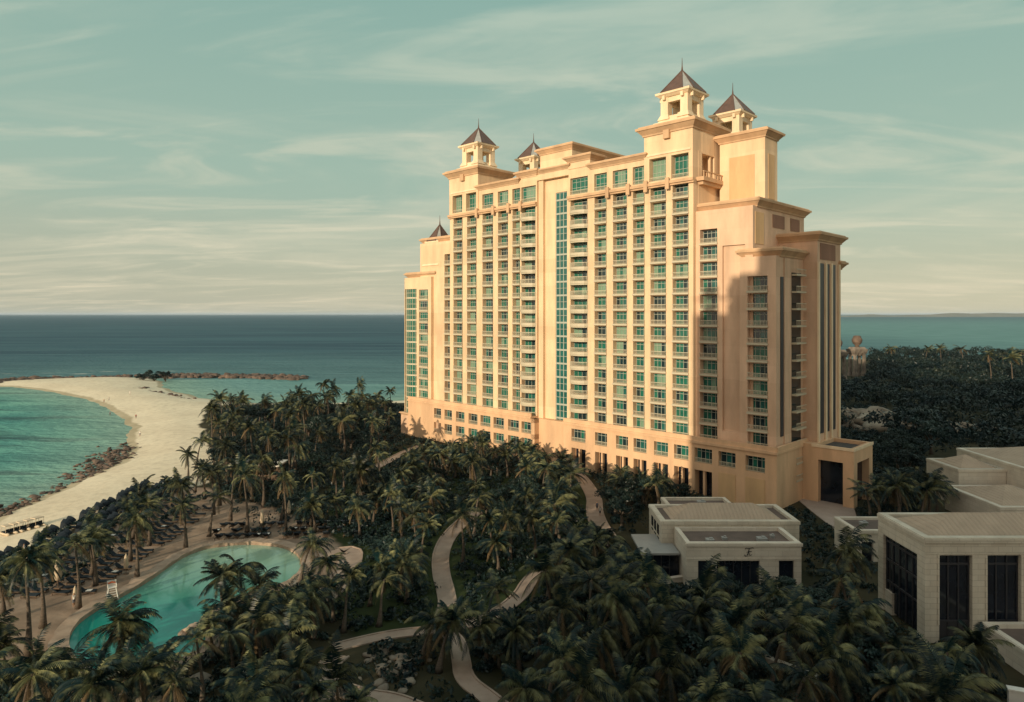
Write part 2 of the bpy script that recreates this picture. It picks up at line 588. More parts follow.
def ground_material():
    m = bpy.data.materials.new('ground')
    m.use_nodes = True
    N, L = m.node_tree.nodes, m.node_tree.links
    b = N['Principled BSDF']
    b.inputs['Roughness'].default_value = 0.95
    b.inputs['Specular IOR Level'].default_value = 0.1
    tc = N.new('ShaderNodeTexCoord')

    def noise(s, d=6):
        n = N.new('ShaderNodeTexNoise')
        n.inputs['Scale'].default_value = s
        n.inputs['Detail'].default_value = d
        L.new(tc.outputs['Object'], n.inputs[0])
        return n.outputs[0]

    def ramp(src, c0, c1, p0=0.35, p1=0.65):
        r = N.new('ShaderNodeValToRGB')
        r.color_ramp.elements[0].position = p0
        r.color_ramp.elements[1].position = p1
        r.color_ramp.elements[0].color = (*c0, 1)
        r.color_ramp.elements[1].color = (*c1, 1)
        L.new(src, r.inputs[0])
        return r.outputs[0]

    def mix(f, a, c):
        n = N.new('ShaderNodeMix')
        n.data_type = 'RGBA'
        L.new(f, n.inputs[0])
        L.new(a, n.inputs[6])
        L.new(c, n.inputs[7])
        return n.outputs[2]

    def attr(nm):
        n = N.new('ShaderNodeAttribute')
        n.attribute_name = nm
        return n.outputs['Fac']

    def edge(a, src, amt=0.5):
        """an attribute turned into a ragged edged mask"""
        m1 = N.new('ShaderNodeMath')
        m1.operation = 'MULTIPLY_ADD'
        L.new(src, m1.inputs[0])
        m1.inputs[1].default_value = amt
        m1.inputs[2].default_value = -amt / 2
        m2 = N.new('ShaderNodeMath')
        L.new(a, m2.inputs[0])
        L.new(m1.outputs[0], m2.inputs[1])
        r = N.new('ShaderNodeMapRange')
        r.interpolation_type = 'SMOOTHSTEP'
        r.inputs[1].default_value = 0.38
        r.inputs[2].default_value = 0.62
        L.new(m2.outputs[0], r.inputs[0])
        return r.outputs[0]
    soil = ramp(noise(0.12), (0.024, 0.026, 0.014), (0.060, 0.052, 0.030))
    lawn = ramp(noise(0.3), (0.022, 0.034, 0.013), (0.038, 0.052, 0.020))
    deck = ramp(noise(0.25), (0.20, 0.15, 0.11), (0.33, 0.25, 0.185))
    sand = ramp(noise(0.06, 10), (0.62, 0.53, 0.385), (0.76, 0.67, 0.50))
    trod = ramp(noise(0.5, 4), (0.50, 0.42, 0.30), (0.72, 0.63, 0.46), 0.3, 0.55)
    sand = mix(noise(0.03), sand, trod)
    wet = ramp(noise(0.2), (0.38, 0.32, 0.21), (0.47, 0.40, 0.27))
    c = mix(edge(attr('lawn'), noise(0.2)), soil, lawn)
    c = mix(edge(attr('deck'), noise(0.3)), c, deck)
    c = mix(edge(attr('sand'), noise(0.15)), c, sand)
    c = mix(edge(attr('wet'), noise(0.2)), c, wet)
    L.new(c, b.inputs['Base Color'])
    bp = N.new('ShaderNodeBump')
    bp.inputs['Strength'].default_value = 0.35
    bp.inputs['Distance'].default_value = 0.3
    L.new(noise(0.8, 8), bp.inputs['Height'])
    L.new(bp.outputs[0], b.inputs['Normal'])
    return m


gx = axis([(-700, -340, 20), (-340, 100, 2.5), (100, 300, 10), (300, 1400, 50)])
gy = axis([(-150, 40, 19), (40, 440, 2.5), (440, 700, 10)])
ground, GP, GV = grid_mesh('ground', gx, gy, ground_z, ground_material())
tag(ground, kind='structure')
sdv = coast_sd(GP)
gpx = proj_np(GV)
beach_px = [(-200, 720), (-80, 640), (0, 582), (40, 552), (80, 527), (140, 489), (160, 486), (205, 488), (214, 470), (212, 450), (200, 425), (208, 405),
            (262, 405), (440, 402), (440, 300), (-400, 300)]
front = GP[:, 1] > 45
beach = in_poly(gpx, beach_px) & front
deck_px = [(-200, 720), (0, 582), (140, 489), (205, 488), (260, 505), (330, 530), (345, 560), (318, 590), (296, 560), (240, 548), (180, 562), (150, 585), (80, 625), (60, 655), (0, 690)]
deck = in_poly(gpx, deck_px) & front
lawn_px = [(330, 470), (395, 448), (470, 470), (590, 478), (600, 540), (560, 600), (470, 620), (350, 640), (330, 560)]
lawn = in_poly(gpx, lawn_px) & front


def blur(mask):
    a = mask.reshape(len(gy), len(gx)).astype(float)
    for _ in range(2):
        p = np.pad(a, 1, mode='edge')
        a = (p[1:-1, 1:-1] * 2 + p[:-2, 1:-1] + p[2:, 1:-1] + p[1:-1, :-2] + p[1:-1, 2:]) / 6
    return a.ravel()


set_attr(ground, 'sand', blur(beach))
set_attr(ground, 'deck', blur(deck | (seg_dist(GP, pool) < 2.5)))
set_attr(ground, 'lawn', blur(lawn))
set_attr(ground, 'wet', np.clip(1 - (sdv - 0.5) / 5.0, 0, 1))


def water_material():
    m = bpy.data.materials.new('sea_water')
    m.use_nodes = True
    N, L = m.node_tree.nodes, m.node_tree.links
    b = N['Principled BSDF']
    b.inputs['Roughness'].default_value = 0.6
    b.inputs['Specular IOR Level'].default_value = 0.0
    tc = N.new('ShaderNodeTexCoord')

    def noise(s, d=5, st=(1, 1, 1), dist=0.0):
        mp = N.new('ShaderNodeMapping')
        mp.inputs['Scale'].default_value = st
        L.new(tc.outputs['Object'], mp.inputs[0])
        n = N.new('ShaderNodeTexNoise')
        n.inputs['Scale'].default_value = s
        n.inputs['Detail'].default_value = d
        n.inputs['Distortion'].default_value = dist
        L.new(mp.outputs[0], n.inputs[0])
        return n.outputs[0]

    def mr(src, lo, hi):
        r = N.new('ShaderNodeMapRange')
        r.interpolation_type = 'SMOOTHSTEP'
        r.inputs[1].default_value = lo
        r.inputs[2].default_value = hi
        L.new(src, r.inputs[0])
        return r.outputs[0]

    def mix(f, a, c):
        n = N.new('ShaderNodeMix')
        n.data_type = 'RGBA'
        for i, v in ((0, f), (6, a), (7, c)):
            if isinstance(v, tuple):
                n.inputs[i].default_value = (*v, 1)
            else:
                L.new(v, n.inputs[i])
        return n.outputs[2]

    def mul(a, k):
        n = N.new('ShaderNodeMath')
        n.operation = 'MULTIPLY'
        L.new(a, n.inputs[0])
        if isinstance(k, float):
            n.inputs[1].default_value = k
        else:
            L.new(k, n.inputs[1])
        return n.outputs[0]

    def attr(nm):
        n = N.new('ShaderNodeAttribute')
        n.attribute_name = nm
        return n.outputs['Fac']
    deep = mix(mr(noise(0.004, 5, (0.35, 1.6, 1)), 0.35, 0.7), (0.016, 0.055, 0.084), (0.034, 0.094, 0.122))
    mid = mix(mr(noise(0.02, 5), 0.3, 0.7), (0.12, 0.25, 0.235), (0.155, 0.30, 0.28))
    lag = mix(mr(noise(0.03, 4), 0.3, 0.7), (0.055, 0.22, 0.19), (0.13, 0.35, 0.275))
    rip = mul(mr(noise(0.022, 6, (0.22, 1.8, 1), 0.4), 0.45, 0.7), 0.6)
    deep = mix(rip, deep, (0.055, 0.122, 0.145))
    c = mix(attr('bay'), deep, mid)
    c = mix(attr('lagoon'), c, lag)
    weed = mul(mr(noise(0.035, 5, (0.5, 1.5, 1), 0.6), 0.53, 0.64), mul(attr('lagoon'), 0.75))
    c = mix(weed, c, (0.015, 0.06, 0.065))
    c = mix(attr('shore'), c, (0.23, 0.355, 0.275))
    foam = mul(mr(noise(0.12, 6, (0.35, 1.2, 1)), 0.60, 0.72), attr('foam'))
    c = mix(foam, c, (0.55, 0.55, 0.48))
    L.new(c, b.inputs['Base Color'])
    bp = N.new('ShaderNodeBump')
    bp.inputs['Strength'].default_value = 0.9
    bp.inputs['Distance'].default_value = 1.5
    ad = N.new('ShaderNodeMath')
    L.new(mul(noise(0.045, 6, (0.5, 1.4, 1)), 3.0), ad.inputs[0])
    L.new(noise(0.35, 4, (0.7, 1.2, 1)), ad.inputs[1])
    L.new(ad.outputs[0], bp.inputs['Height'])
    L.new(bp.outputs[0], b.inputs['Normal'])
    gl = N.new('ShaderNodeBsdfGlossy')
    gl.inputs['Roughness'].default_value = 0.2
    gl.inputs['Color'].default_value = (0.8, 0.9, 0.95, 1)
    L.new(bp.outputs[0], gl.inputs['Normal'])
    mx = N.new('ShaderNodeMixShader')
    mx.inputs[0].default_value = 0.10
    L.new(b.outputs[0], mx.inputs[1])
    L.new(gl.outputs[0], mx.inputs[2])
    L.new(mx.outputs[0], N['Material Output'].inputs[0])
    return m


wx = np.concatenate([-np.geomspace(40000, 420, 14), axis([(-400, 60, 5), (60, 1000, 40)]), np.geomspace(1100, 40000, 12)])
wy = np.concatenate([axis([(0, 120, 20), (120, 440, 5), (440, 1000, 30)]), np.geomspace(1100, 60000, 16)])
sea, WP, WV = grid_mesh('sea', wx, wy, lambda P: np.full(len(P), SEA), water_material())
tag(sea, kind='structure')
wsd = -coast_sd(WP)
wpx = proj_np(WV)
lag_px = [(-900, 386), (-160, 386), (60, 391), (140, 400), (140, 470), (-100, 900), (-900, 900)]
lagoon = in_poly(wpx, lag_px) & (WP[:, 1] > 20)
bay_px = [(160, 379), (305, 379), (330, 384), (405, 384), (420, 410), (160, 410)]
bay = in_poly(wpx, bay_px) & (WP[:, 1] > 20)
set_attr(sea, 'lagoon', np.where(lagoon, 1.0, 0.0) * np.clip(wsd / 8, 0.2, 1))
fade = np.clip(1 - (WP[:, 1] - 330) / 420, 0, 1) * np.clip(1 - np.maximum(np.abs(WP[:, 0] + 30) - 260, 0) / 200, 0, 1)
right = np.clip((WP[:, 0] - 200) / 500, 0, 1) * np.clip(1.5 - WP[:, 1] / 5000, 0.25, 1)
set_attr(sea, 'bay', np.clip(np.maximum(np.where(bay, 1.0, fade * 0.6), right * 0.85), 0, 1))
set_attr(sea, 'shore', np.clip(1 - wsd / np.where(lagoon, 30, np.where(bay, 34, 9)), 0, 1) * 0.9)
set_attr(sea, 'foam', np.where((WP[:, 1] > 395) & (wpx[:, 0] < 420) & (WP[:, 1] < 520), 0.7, 0) * (wsd < 60))

# far low island on the horizon
mb = MB()
pts = []
n = 60
for i in range(n + 1):
    f = i / n
    pts.append((4200 + 5600 * f, 9000 + 300 * math.sin(f * 5), (26 + 34 * math.exp(-((f - 0.55) / 0.2) ** 2) + 8 * math.sin(f * 23) + 5 * math.sin(f * 61)) * min(1, f * 8, (1 - f) * 8)))
for (x0, y0, z0), (x1, y1, z1) in zip(pts, pts[1:]):
    mb.quad((x0, y0, -4), (x1, y1, -4), (x1, y1 + 250, z1), (x0, y0 + 250, z0))
    mb.quad((x0, y0 + 250, z0), (x1, y1 + 250, z1), (x1, y1 + 900, -4), (x0, y0 + 900, -4))
tag(mb.build('hills', M['island'], smooth=True), kind='structure')

# pool water, coping, paths, drive
def pool_material():
    m = mat('pool_water', (0.012, 0.20, 0.17), c2=(0.02, 0.27, 0.22), rough=0.08, scale=0.12, spec=0.4, bump=0.12, bscale=1.6)
    N, L = m.node_tree.nodes, m.node_tree.links
    b = N['Principled BSDF']
    a = N.new('ShaderNodeAttribute')
    a.attribute_name = 'shallow'
    mx = N.new('ShaderNodeMix')
    mx.data_type = 'RGBA'
    L.new(a.outputs['Fac'], mx.inputs[0])
    L.new(b.inputs['Base Color'].links[0].from_socket, mx.inputs[6])
    mx.inputs[7].default_value = (0.27, 0.40, 0.29, 1)
    L.new(mx.outputs[2], b.inputs['Base Color'])
    return m


xs = axis([(-75, -22, 1.2)])
ys = axis([(60, 112, 1.2)])
X, Y = np.meshgrid(xs, ys)
P = np.stack([X.ravel(), Y.ravel()], 1)
nx, ny = len(xs), len(ys)
i, j = np.meshgrid(np.arange(nx - 1), np.arange(ny - 1))
a = (j * nx + i).ravel()
Fc = np.stack([a, a + 1, a + 1 + nx, a + nx], 1)
keep = (in_poly(P, pool) | (seg_dist(P, pool) < 1.6))
Fc = Fc[keep[Fc].all(1)]
po = np_mesh('pool_water', np.concatenate([P, np.full((len(P), 1), -0.22)], 1), Fc, pool_material())
tag(po, kind='structure')
set_attr(po, 'shallow', np.clip((P[:, 1] - 84) / 22, 0, 1) * np.clip((P[:, 0] + 66) / 16, 0, 1))


def ring(poly, w, z0, z1, seed=0):
    """rim of a pool: one closed band of stone just outside the polygon"""
    rr = random.Random(seed)
    n = len(poly)
    ar = sum(poly[i][0] * poly[(i + 1) % n][1] - poly[(i + 1) % n][0] * poly[i][1] for i in range(n))
    sg = 1 if ar > 0 else -1
    inner, outer = [], []
    for i in range(n):
        p, q = Vector(poly[i - 1]), Vector(poly[(i + 1) % n])
        t = (q - p).normalized()
        nrm = Vector((t.y, -t.x)) * sg
        c = Vector(poly[i])
        inner.append(c - nrm * 0.15)
        outer.append(c + nrm * (w + rr.uniform(-.25, .35)))
    mb = MB()
    hs = [z1 + rr.uniform(-.06, .16) for _ in range(n)]
    for i in range(n):
        k = (i + 1) % n
        a, b, c, d = inner[i], inner[k], outer[k], outer[i]
        mb.quad((*a, hs[i]), (*d, hs[i]), (*c, hs[k]), (*b, hs[k]))
        mb.quad((*a, z0), (*a, hs[i]), (*b, hs[k]), (*b, z0))
        mb.quad((*d, hs[i]), (*d, z0), (*c, z0), (*c, hs[k]))
    return mb


tag(ring(pool, 1.5, -0.8, 0.22, 3).build('pool_coping', M['coping'], smooth=True), kind='structure')


def strip(name, px, w, z, material, kind='structure'):
    pts = [at(x, y) for x, y in px]
    # smooth the centre line
    for _ in range(2):
        q = [pts[0]]
        for a_, b_ in zip(pts, pts[1:]):
            q += [a_ * .75 + b_ * .25, a_ * .25 + b_ * .75]
        q.append(pts[-1])
        pts = q
    mb = MB()
    L_, R_ = [], []
    for i, p in enumerate(pts):
        t = (pts[min(i + 1, len(pts) - 1)] - pts[max(i - 1, 0)]).normalized()
        nn = Vector((-t.y, t.x, 0))
        ww = w[0] + (w[1] - w[0]) * i / (len(pts) - 1) if isinstance(w, tuple) else w
        L_.append(p + nn * ww / 2)
        R_.append(p - nn * ww / 2)
    for i in range(len(pts) - 1):
        c = [R_[i], R_[i + 1], L_[i + 1], L_[i]]
        mb.quad(*[(q.x, q.y, z) for q in c])
    # raised kerbs either side
    for side, s in ((L_, 1), (R_, -1)):
        for i in range(len(pts) - 1):
            a_, b_ = side[i], side[i + 1]
            t = (b_ - a_).normalized()
            nn = Vector((-t.y, t.x, 0)) * s * 0.22
            mb.prism([(a_.x, a_.y), (b_.x, b_.y), (b_.x + nn.x, b_.y + nn.y), (a_.x + nn.x, a_.y + nn.y)], -.1, z + 0.10)
    tag(mb.build(name, material), kind=kind)
    return [(p.x, p.y) for p in pts]


PATHS = []
PATHS.append((strip('path', [(335, 648), (362, 641), (395, 634), (440, 630), (480, 622), (508, 607), (522, 594), (528, 583), (540, 570), (560, 556)], (1.5, 1.9), 0.05, M['path']), 1.5))
PATHS.append((strip('path', [(476, 512), (458, 526), (446, 540), (440, 556), (441, 575), (446, 592), (448, 606), (442, 624)], (2.3, 1.8), 0.055, M['path']), 1.7))
PATHS.append((strip('path', [(570, 468), (582, 478), (590, 490), (595, 500), (594, 512), (600, 528), (614, 546)], (2.2, 3.0), 0.05, M['path']), 2.0))
PATHS.append((strip('path', [(446, 631), (458, 642), (461, 660), (464, 680), (486, 696), (505, 712)], (1.4, 1.7), 0.05, M['path']), 1.3))
PATHS.append((strip('path', [(300, 548), (328, 556), (352, 548), (350, 565), (338, 585), (318, 602)], 3.0, 0.06, M['path']), 2.0))
PATHS.append((strip('path', [(362, 474), (385, 463), (405, 452), (424, 445)], 2.2, 0.05, M['path']), 1.6))
PATHS.append((strip('path', [(325, 700), (334, 682), (328, 664), (340, 655)], 2.0, 0.05, M['path']), 1.6))
PATHS.append((strip('path', [(340, 690), (365, 697), (392, 700), (420, 712)], 2.0, 0.064, M['path']), 1.6))
mb = MB()
mb.prism([(p.x, p.y) for p in (at(786, 490), at(828, 490), at(852, 502), at(862, 535), at(838, 532), at(812, 512))], -0.3, 0.12)
tag(mb.build('driveway', M['drive']), kind='structure')

# ------------------------------------------------------------------ the hotel
CX, CY = 49.0, 128.0           # near front corner; the long front runs away to the left at 45 degrees
Q = math.sqrt(0.5)
hotel = empty('hotel_tower', (CX, CY, 0), R(-45))
tag(hotel, 'tall cream and peach resort hotel with green windows and four belfries on its roof', 'hotel')


def T(px, v=0.0):
    """distance along the hotel front (plane v) seen in column px"""
    k = (px - 512) / F
    return (CX + Q * v - k * (CY + Q * v)) / (Q * (1 + k))


def V_(px, t=0.0):
    k = (px - 512) / F
    return (k * (CY + Q * t) - (CX - Q * t)) / (Q * (1 - k))


def tb(mb, t0, t1, v0, v1, z0, z1, mi=0):
    mb.box(-t0, -t1, v0, v1, z0, z1, mi)


def wall_grid(mb, t0, t1, vf, vb, z0, z1, cols, inset=0.0, mi=0):
    """a front wall with real openings; cols = {(a, b): [(za, zb), ...]}"""
    e = t0
    for (a, b) in sorted(cols):
        tb(mb, e, a, vf, vb, z0, z1, mi)
        z = z0
        for (za, zb) in sorted(cols[(a, b)]):
            if za > z + 1e-6:
                tb(mb, a, b, vf + inset, vb, z, za, mi)
            z = zb
        if z < z1 - 1e-6:
            tb(mb, a, b, vf + inset, vb, z, z1, mi)
        e = b
    tb(mb, e, t1, vf, vb, z0, z1, mi)


def cornice(mb, t0, t1, v0, v1, z, k=1.0, mi=0):
    a, b = -t1, -t0
    mb.frust(a, b, v0, v1, z - 1.3 * k, z - 0.95 * k, 0.22 * k, 0.30 * k, mi)
    mb.frust(a, b, v0, v1, z - 0.95 * k, z - 0.15 * k, 0.34 * k, 1.05 * k, mi)
    mb.frust(a, b, v0, v1, z - 0.15 * k, z + 0.30 * k, 1.22 * k, 1.28 * k, mi)
    mb.frust(a, b, v0, v1, z + 0.30 * k, z + 0.62 * k, 0.95 * k, 0.80 * k, mi)


FL = 3.3
ZP = 10.7
FLOORS = [ZP + FL * i for i in range(16)]
Z_LEDGE = ZP + FL * 16         # 63.5
right_px = [(672.5, 688.5), (650.5, 666), (633, 644.5), (613, 627), (594.5, 606.5), (570.5, 587.5)]
left_px = [(521.5, 535.5), (512.5, 520), (498, 508), (482.5, 493), (467, 476.5), (453.5, 462.5)]
right_b = [(T(b), T(a)) for a, b in right_px]
left_b = [(T(b), T(a)) for a, b in left_px]
bows = [right_b[-1], left_b[0]]
cells = []                     # (t0, t1, z0, z1, v of the glass, v of the rail, kind)


def open_col(a, b, zs, h=2.8, vg=1.3, vr=-0.22, kind='std'):
    for z in zs:
        cells.append((a, b, z, z + h, vg, vr, kind))
    return [(z, z + h) for z in zs]


TA0, TA1 = 17.2, 28.9          # right tower
TE0, TE1 = 82.0, 94.0          # left tower
TR0, TR1 = T(568.6), T(537)    # recess in the middle

# main wall behind and around the balconies
w = MB()
tb(w, TA0 + 2.4, TE1, 1.9, 32, -5, 69.4)
tb(w, TA0, TA0 + 2.4, 12.0, 32, -5, 69.4)
tb(w, TA0, TA0 + 2.4, 1.9, 12.0, -5, 58.2)
cols = {b: open_col(*b, FLOORS, kind='bow' if b in bows else 'std') for b in right_b}
wall_grid(w, TA0, TR0, 0, 1.9, ZP, Z_LEDGE, cols, 0.14)
cols = {b: open_col(*b, FLOORS, kind='bow' if b in bows else 'std') for b in left_b}
wall_grid(w, TR1, TE1, 0, 1.9, ZP, Z_LEDGE, cols, 0.14)
# top floor under the parapet
TOPZ = [Z_LEDGE + 0.6]
cols = {b: open_col(b[0] - .1, b[1] + .1, TOPZ, 3.9, vg=0.75, vr=0.1, kind='top') for b in right_b[2:]}
cols = {(b[0] - .1, b[1] + .1): v for b, v in cols.items()}
wall_grid(w, TA1, TR0, 0, 1.9, Z_LEDGE, 70.2, cols)
cols = {(b[0] - .1, b[1] + .1): open_col(b[0] - .1, b[1] + .1, TOPZ, 3.9, vg=0.75, vr=0.1, kind='top') for b in left_b[:4]}
wall_grid(w, TR1, TE0, 0, 1.9, Z_LEDGE, 70.2, cols)
# raised parapets over the bow columns and the recess lintel
tb(w, T(590.5), TR0, -0.15, 3.0, 70.2, 72.4)
tb(w, TR1, T(519), -0.15, 3.0, 70.2, 71.2)
tb(w, TR0, TR1, 0.05, 3.0, 69.0, 71.2)
# recess wall
GL0, GL1 = T(567.2, 1.3), T(555.6, 1.3)
wall_grid(w, TR0, TR1, 1.3, 1.88, -5, 69.0, {(GL0, GL1): [(0.5, 65.5)]})
tb(w, TR1 - 1.6, TR1 - 0.05, 0.5, 1.3, -5, 69.0)
w.build('wall', M['stucco'], hotel)

# towers with their open loggias
def tower(t0, t1, bays, side_loggia):
    w = MB()
    vb = 12.0
    cols = {}
    for n, (a, b) in enumerate(bays):
        a2, b2 = a - .15, b + .15
        cols[(a2, b2)] = open_col(a2, b2, TOPZ, 4.9, vg=1.15, vr=0.08, kind='loggia')
    wall_grid(w, t0, t1, -0.25, 1.9, Z_LEDGE + .02, 75.0, cols)
    if side_loggia:
        # opening in the end wall, four posts and a room behind it
        wall = [(1.9, 3.4), (8.4, vb)]
        for a, b in wall:
            tb(w, t0, t0 + 2.4, a, b, 69.5, 75.0)
            tb(w, t0 - .05, t0 + 2.4, a, b, 58.2, 69.5)
        tb(w, t0 - .05, t0 + 2.4, 3.4, 8.4, 58.2, 64.3)
        tb(w, t0 - .05, t0 + 2.4, 3.4, 8.4, 69.2, 75.0)
        tb(w, t0 + 2.4, t1 - .2, 1.9, vb, 69.4, 75.0)
        tb(w, t0 + .1, t0 + .6, 6.9, 7.4, 64.3, 69.2)
    else:
        tb(w, t0, t1, 1.9, vb, 69.4, 75.0)
    o = w.build('tower_wall', M['stucco'], hotel)
    # moulded frames round the pair of openings
    f = MB()
    a, b = bays[0][0] - .7, bays[-1][1] + .7
    if a > b:
        a, b = bays[-1][0] - .7, bays[0][1] + .7
    tb(f, a, b, -.42, -.22, 69.55, 69.95)
    f.build('window_surround', M['trim'], o)
    return o


# the tower's end wall opening needs the core pushed back: a separate room box in shade
tA = tower(TA0, TA1, right_b[:2], True)
tE = tower(TE0, TE1, left_b[4:], False)
# rear pair of towers carrying the second belfries
for t0, t1 in ((TA0, TA1), (TE0, TE1)):
    w = MB()
    tb(w, t0, t1, 22.5, 33.5, 60, 75.0)
    w.build('tower_wall', M['stucco'], hotel)
c = MB()
for t0, t1 in ((TA0, TA1), (TE0, TE1)):
    cornice(c, t0, t1, -.25, 12.0, 75.3, 1.1)
    cornice(c, t0, t1, 22.5, 33.5, 75.3, 1.1)
    tm = (t0 + t1) / 2
    tb(c, tm - .7, tm + .7, -1.0, -.2, 72.6, 74.4)
# small balcony slab round the right tower's side opening
tb(c, TA0 - 1.7, TA0 + .0, 1.2, 11.0, 63.2, 64.0)
tb(c, TA0 - 1.2, TA0 - .04, 1.8, 10.2, 62.5, 63.2)
tb(c, TA0 - 1.65, TA0 - 1.4, 1.3, 10.9, 65.0, 65.2)
for q in range(9):
    tb(c, TA0 - 1.62, TA0 - 1.45, 1.4 + q * 1.15, 1.55 + q * 1.15, 64.0, 65.0)
# ledges and parapet mouldings of the long front
for a, b in ((TA0 - .3, TR0), (TR1, TE1 + .3)):
    tb(c, a, b, -.75, 0.0, Z_LEDGE - .35, Z_LEDGE + .25)
    tb(c, a, b, -.45, 0.0, Z_LEDGE - .75, Z_LEDGE - .35)
for b in right_b[1:-1] + left_b[1:-1]:
    tb(c, b[0] - 1.25, b[0] - .35, -1.0, -.7, Z_LEDGE - 1.5, Z_LEDGE + .9)
cornice(c, TA1, T(590.8), 0, 8, 70.2, .75)
cornice(c, T(518.5), TE0, 0, 8, 70.2, .75)
cornice(c, T(590.5), TR0, -.15, 4, 72.7, .8)
cornice(c, TR0, TR1, .05, 4, 71.3, .6)
cornice(c, TR1, T(519), -.15, 4, 71.5, .8)
c.build('cornice', M['cornice'], hotel)

# penthouse on the roof
p = MB()
tb(p, 56, 66.8, 8, 30, 69.4, 78.4)
pen = p.build('penthouse', M['stucco'], hotel)
c = MB()
cornice(c, 56, 66.8, 8, 30, 78.6, .9)
c.build('cornice', M['cornice'], pen)
# machine box beside it
p = MB()
tb(p, 30.5, 45, 14, 28, 69.4, 71.9)
p.build('roof_box', M['dark_panel'], hotel)


def belfry(t, v, z0=75.9, s=1.0):
    o = MB()
    h = 3.25 * s
    X = -t
    o.frust(X - h, X + h, v - h, v + h, z0, z0 + .9, 1.5, 1.1)
    o.frust(X - h, X + h, v - h, v + h, z0 + .9, z0 + 1.5, .6, .25)
    zt = z0 + 6.3
    pw = 1.75
    for sx in (-1, 1):
        for sy in (-1, 1):
            x0, y0 = X + sx * h, v + sy * h
            o.box(x0, x0 - sx * pw, y0, y0 - sy * pw, z0 + 1.5, zt)
            # scrolled foot on each pier
            o.frust(min(x0, x0 - sx * pw), max(x0, x0 - sx * pw), min(y0, y0 - sy * pw), max(y0, y0 - sy * pw), z0 + 1.5, z0 + 2.6, .55, .05)
    for (x0, x1, y0, y1) in ((X - h + pw, X + h - pw, v - h + .15, v - h + 1.2), (X - h + pw, X + h - pw, v + h - 1.2, v + h - .15),
                             (X - h + .15, X - h + 1.2, v - h + pw, v + h - pw), (X + h - 1.2, X + h - .15, v - h + pw, v + h - pw)):
        o.box(x0, x1, y0, y1, z0 + 5.2, zt)
        o.box(x0, x1, y0, y1, z0 + 1.5, z0 + 2.3)
    o.frust(X - h, X + h, v - h, v + h, zt, zt + .5, .15, .75)
    o.frust(X - h, X + h, v - h, v + h, zt + .5, zt + .95, .85, .9)
    for q in (-1, 1):
        for sx, sy in ((1, 0), (-1, 0), (0, 1), (0, -1)):
            px_, py_ = X + sx * (h + .45) + (q * 2.2 if sx == 0 else 0), v + sy * (h + .45) + (q * 2.2 if sy == 0 else 0)
            o.box(px_ - .3, px_ + .3, py_ - .22, py_ + .22, zt - .6, zt + .3)
    b = o.build('belfry', M['trim'], hotel)
    r = MB()
    e, ze, za = h + 1.0, zt + .95, zt + 6.2
    n = .62
    ring8 = [(e, -e * n), (e, e * n), (e * n, e), (-e * n, e), (-e, e * n), (-e, -e * n), (-e * n, -e), (e * n, -e)]
    base = [(X + a_, v + b_, ze) for a_, b_ in ring8]
    for k in range(8):
        a_, b_ = base[k], base[(k + 1) % 8]
        r.add([a_, b_, (X, v, za)], [(0, 1, 2)], 1 if k % 2 else 0)
    r.add(base, [tuple(range(8))[::-1]], 0)
    ro = r.build('roof', [M['roof_brown'], M['roof_grey']], b)
    # ribs along the hips
    rb = MB()
    for q in base:
        rb.tube([q, (X, v, za)], [.13, .08], 5)
    rb.tube([(X, v, za - .2), (X, v, za + .9), (X, v, za + 2.6)], [.22, .10, .04], 6)
    rb.build('finial', M['roof_brown'], b)


for t, v in ((23.05, 5.4), (23.05, 28.0), (88.0, 5.4), (88.0, 28.0)):
    belfry(t, v)
belfry(104.2, 4.6, 50.2, 0.72)

# the plain tall block beside the right tower (and its twin)
def tall_block(t0, t1, out):
    w = MB()
    tb(w, t0, t1, 9.2, 14.9, 40, 72.6)
    o = w.build('lift_tower', M['stucco'], hotel)
    c = MB()
    cornice(c, t0, t1, 9.2, 14.9, 73.0, .95)
    c.build('cornice', M['cornice'], o)
    q = MB()
    tb(q, t0 + 2.2, t1 - 2.2, 9.10, 9.2, 59.5, 68.6)
    if out > 0:
        tb(q, t0 - .08, t0, 10.6, 13.5, 59.5, 68.6)
    q.build('panel', M['panel'], o)


tall_block(6.4, 16.3, 1)


# stepped wings at both ends
def wing(t0, t1, v0, v1, z, name='wing_wall', k=.95, material='stucco_shaded'):
    w = MB()
    tb(w, t0, t1, v0, v1, -5, z)
    o = w.build(name, M[material], hotel)
    c = MB()
    cornice(c, t0, t1, v0, v1, z, k)
    c.build('cornice', M['cornice'], o)
    return o


mid_fl = [ZP + FL * i for i in range(13)]
low_fl = [ZP + FL * i for i in range(10)]
# right middle wing
m0, m1 = 5.0, TA0 + .02
mr = wing(m0, m1, 2.6, 25, 58.0)
w = MB()
cb = (T(717.3, 1), T(700, 1))
pb = (T(745, 1), T(722.5, 1))
wall_grid(w, m0, m1, 1.0, 2.6, ZP, 56.9, {cb: open_col(*cb, mid_fl, vg=2.3, vr=0.80), pb: [(ZP + 2.2, 49.5)]})
w.build('front_wall', M['stucco_shaded'], mr)
w = MB()
tb(w, m0 - .1, m0, V_(755, m0), V_(763.5, m0), 49.6, 55.8)
w.build('panel', M['panel'], mr)
w = MB()
tb(w, pb[0] + .01, pb[1] - .01, 1.45, 2.58, ZP + 2.21, 49.49)
w.build('front_wall', M['stucco_shaded'], mr)
w = MB()
tb(w, m0 - .1, m0, 9.5, 15.0, 53.4, 56.0)
w.build('panel', M['dark_panel'], mr)
w = MB()
tb(w, m0 - .1, m0, 18.0, 22.5, 53.4, 56.0)
w.build('panel', M['dark_panel'], mr)
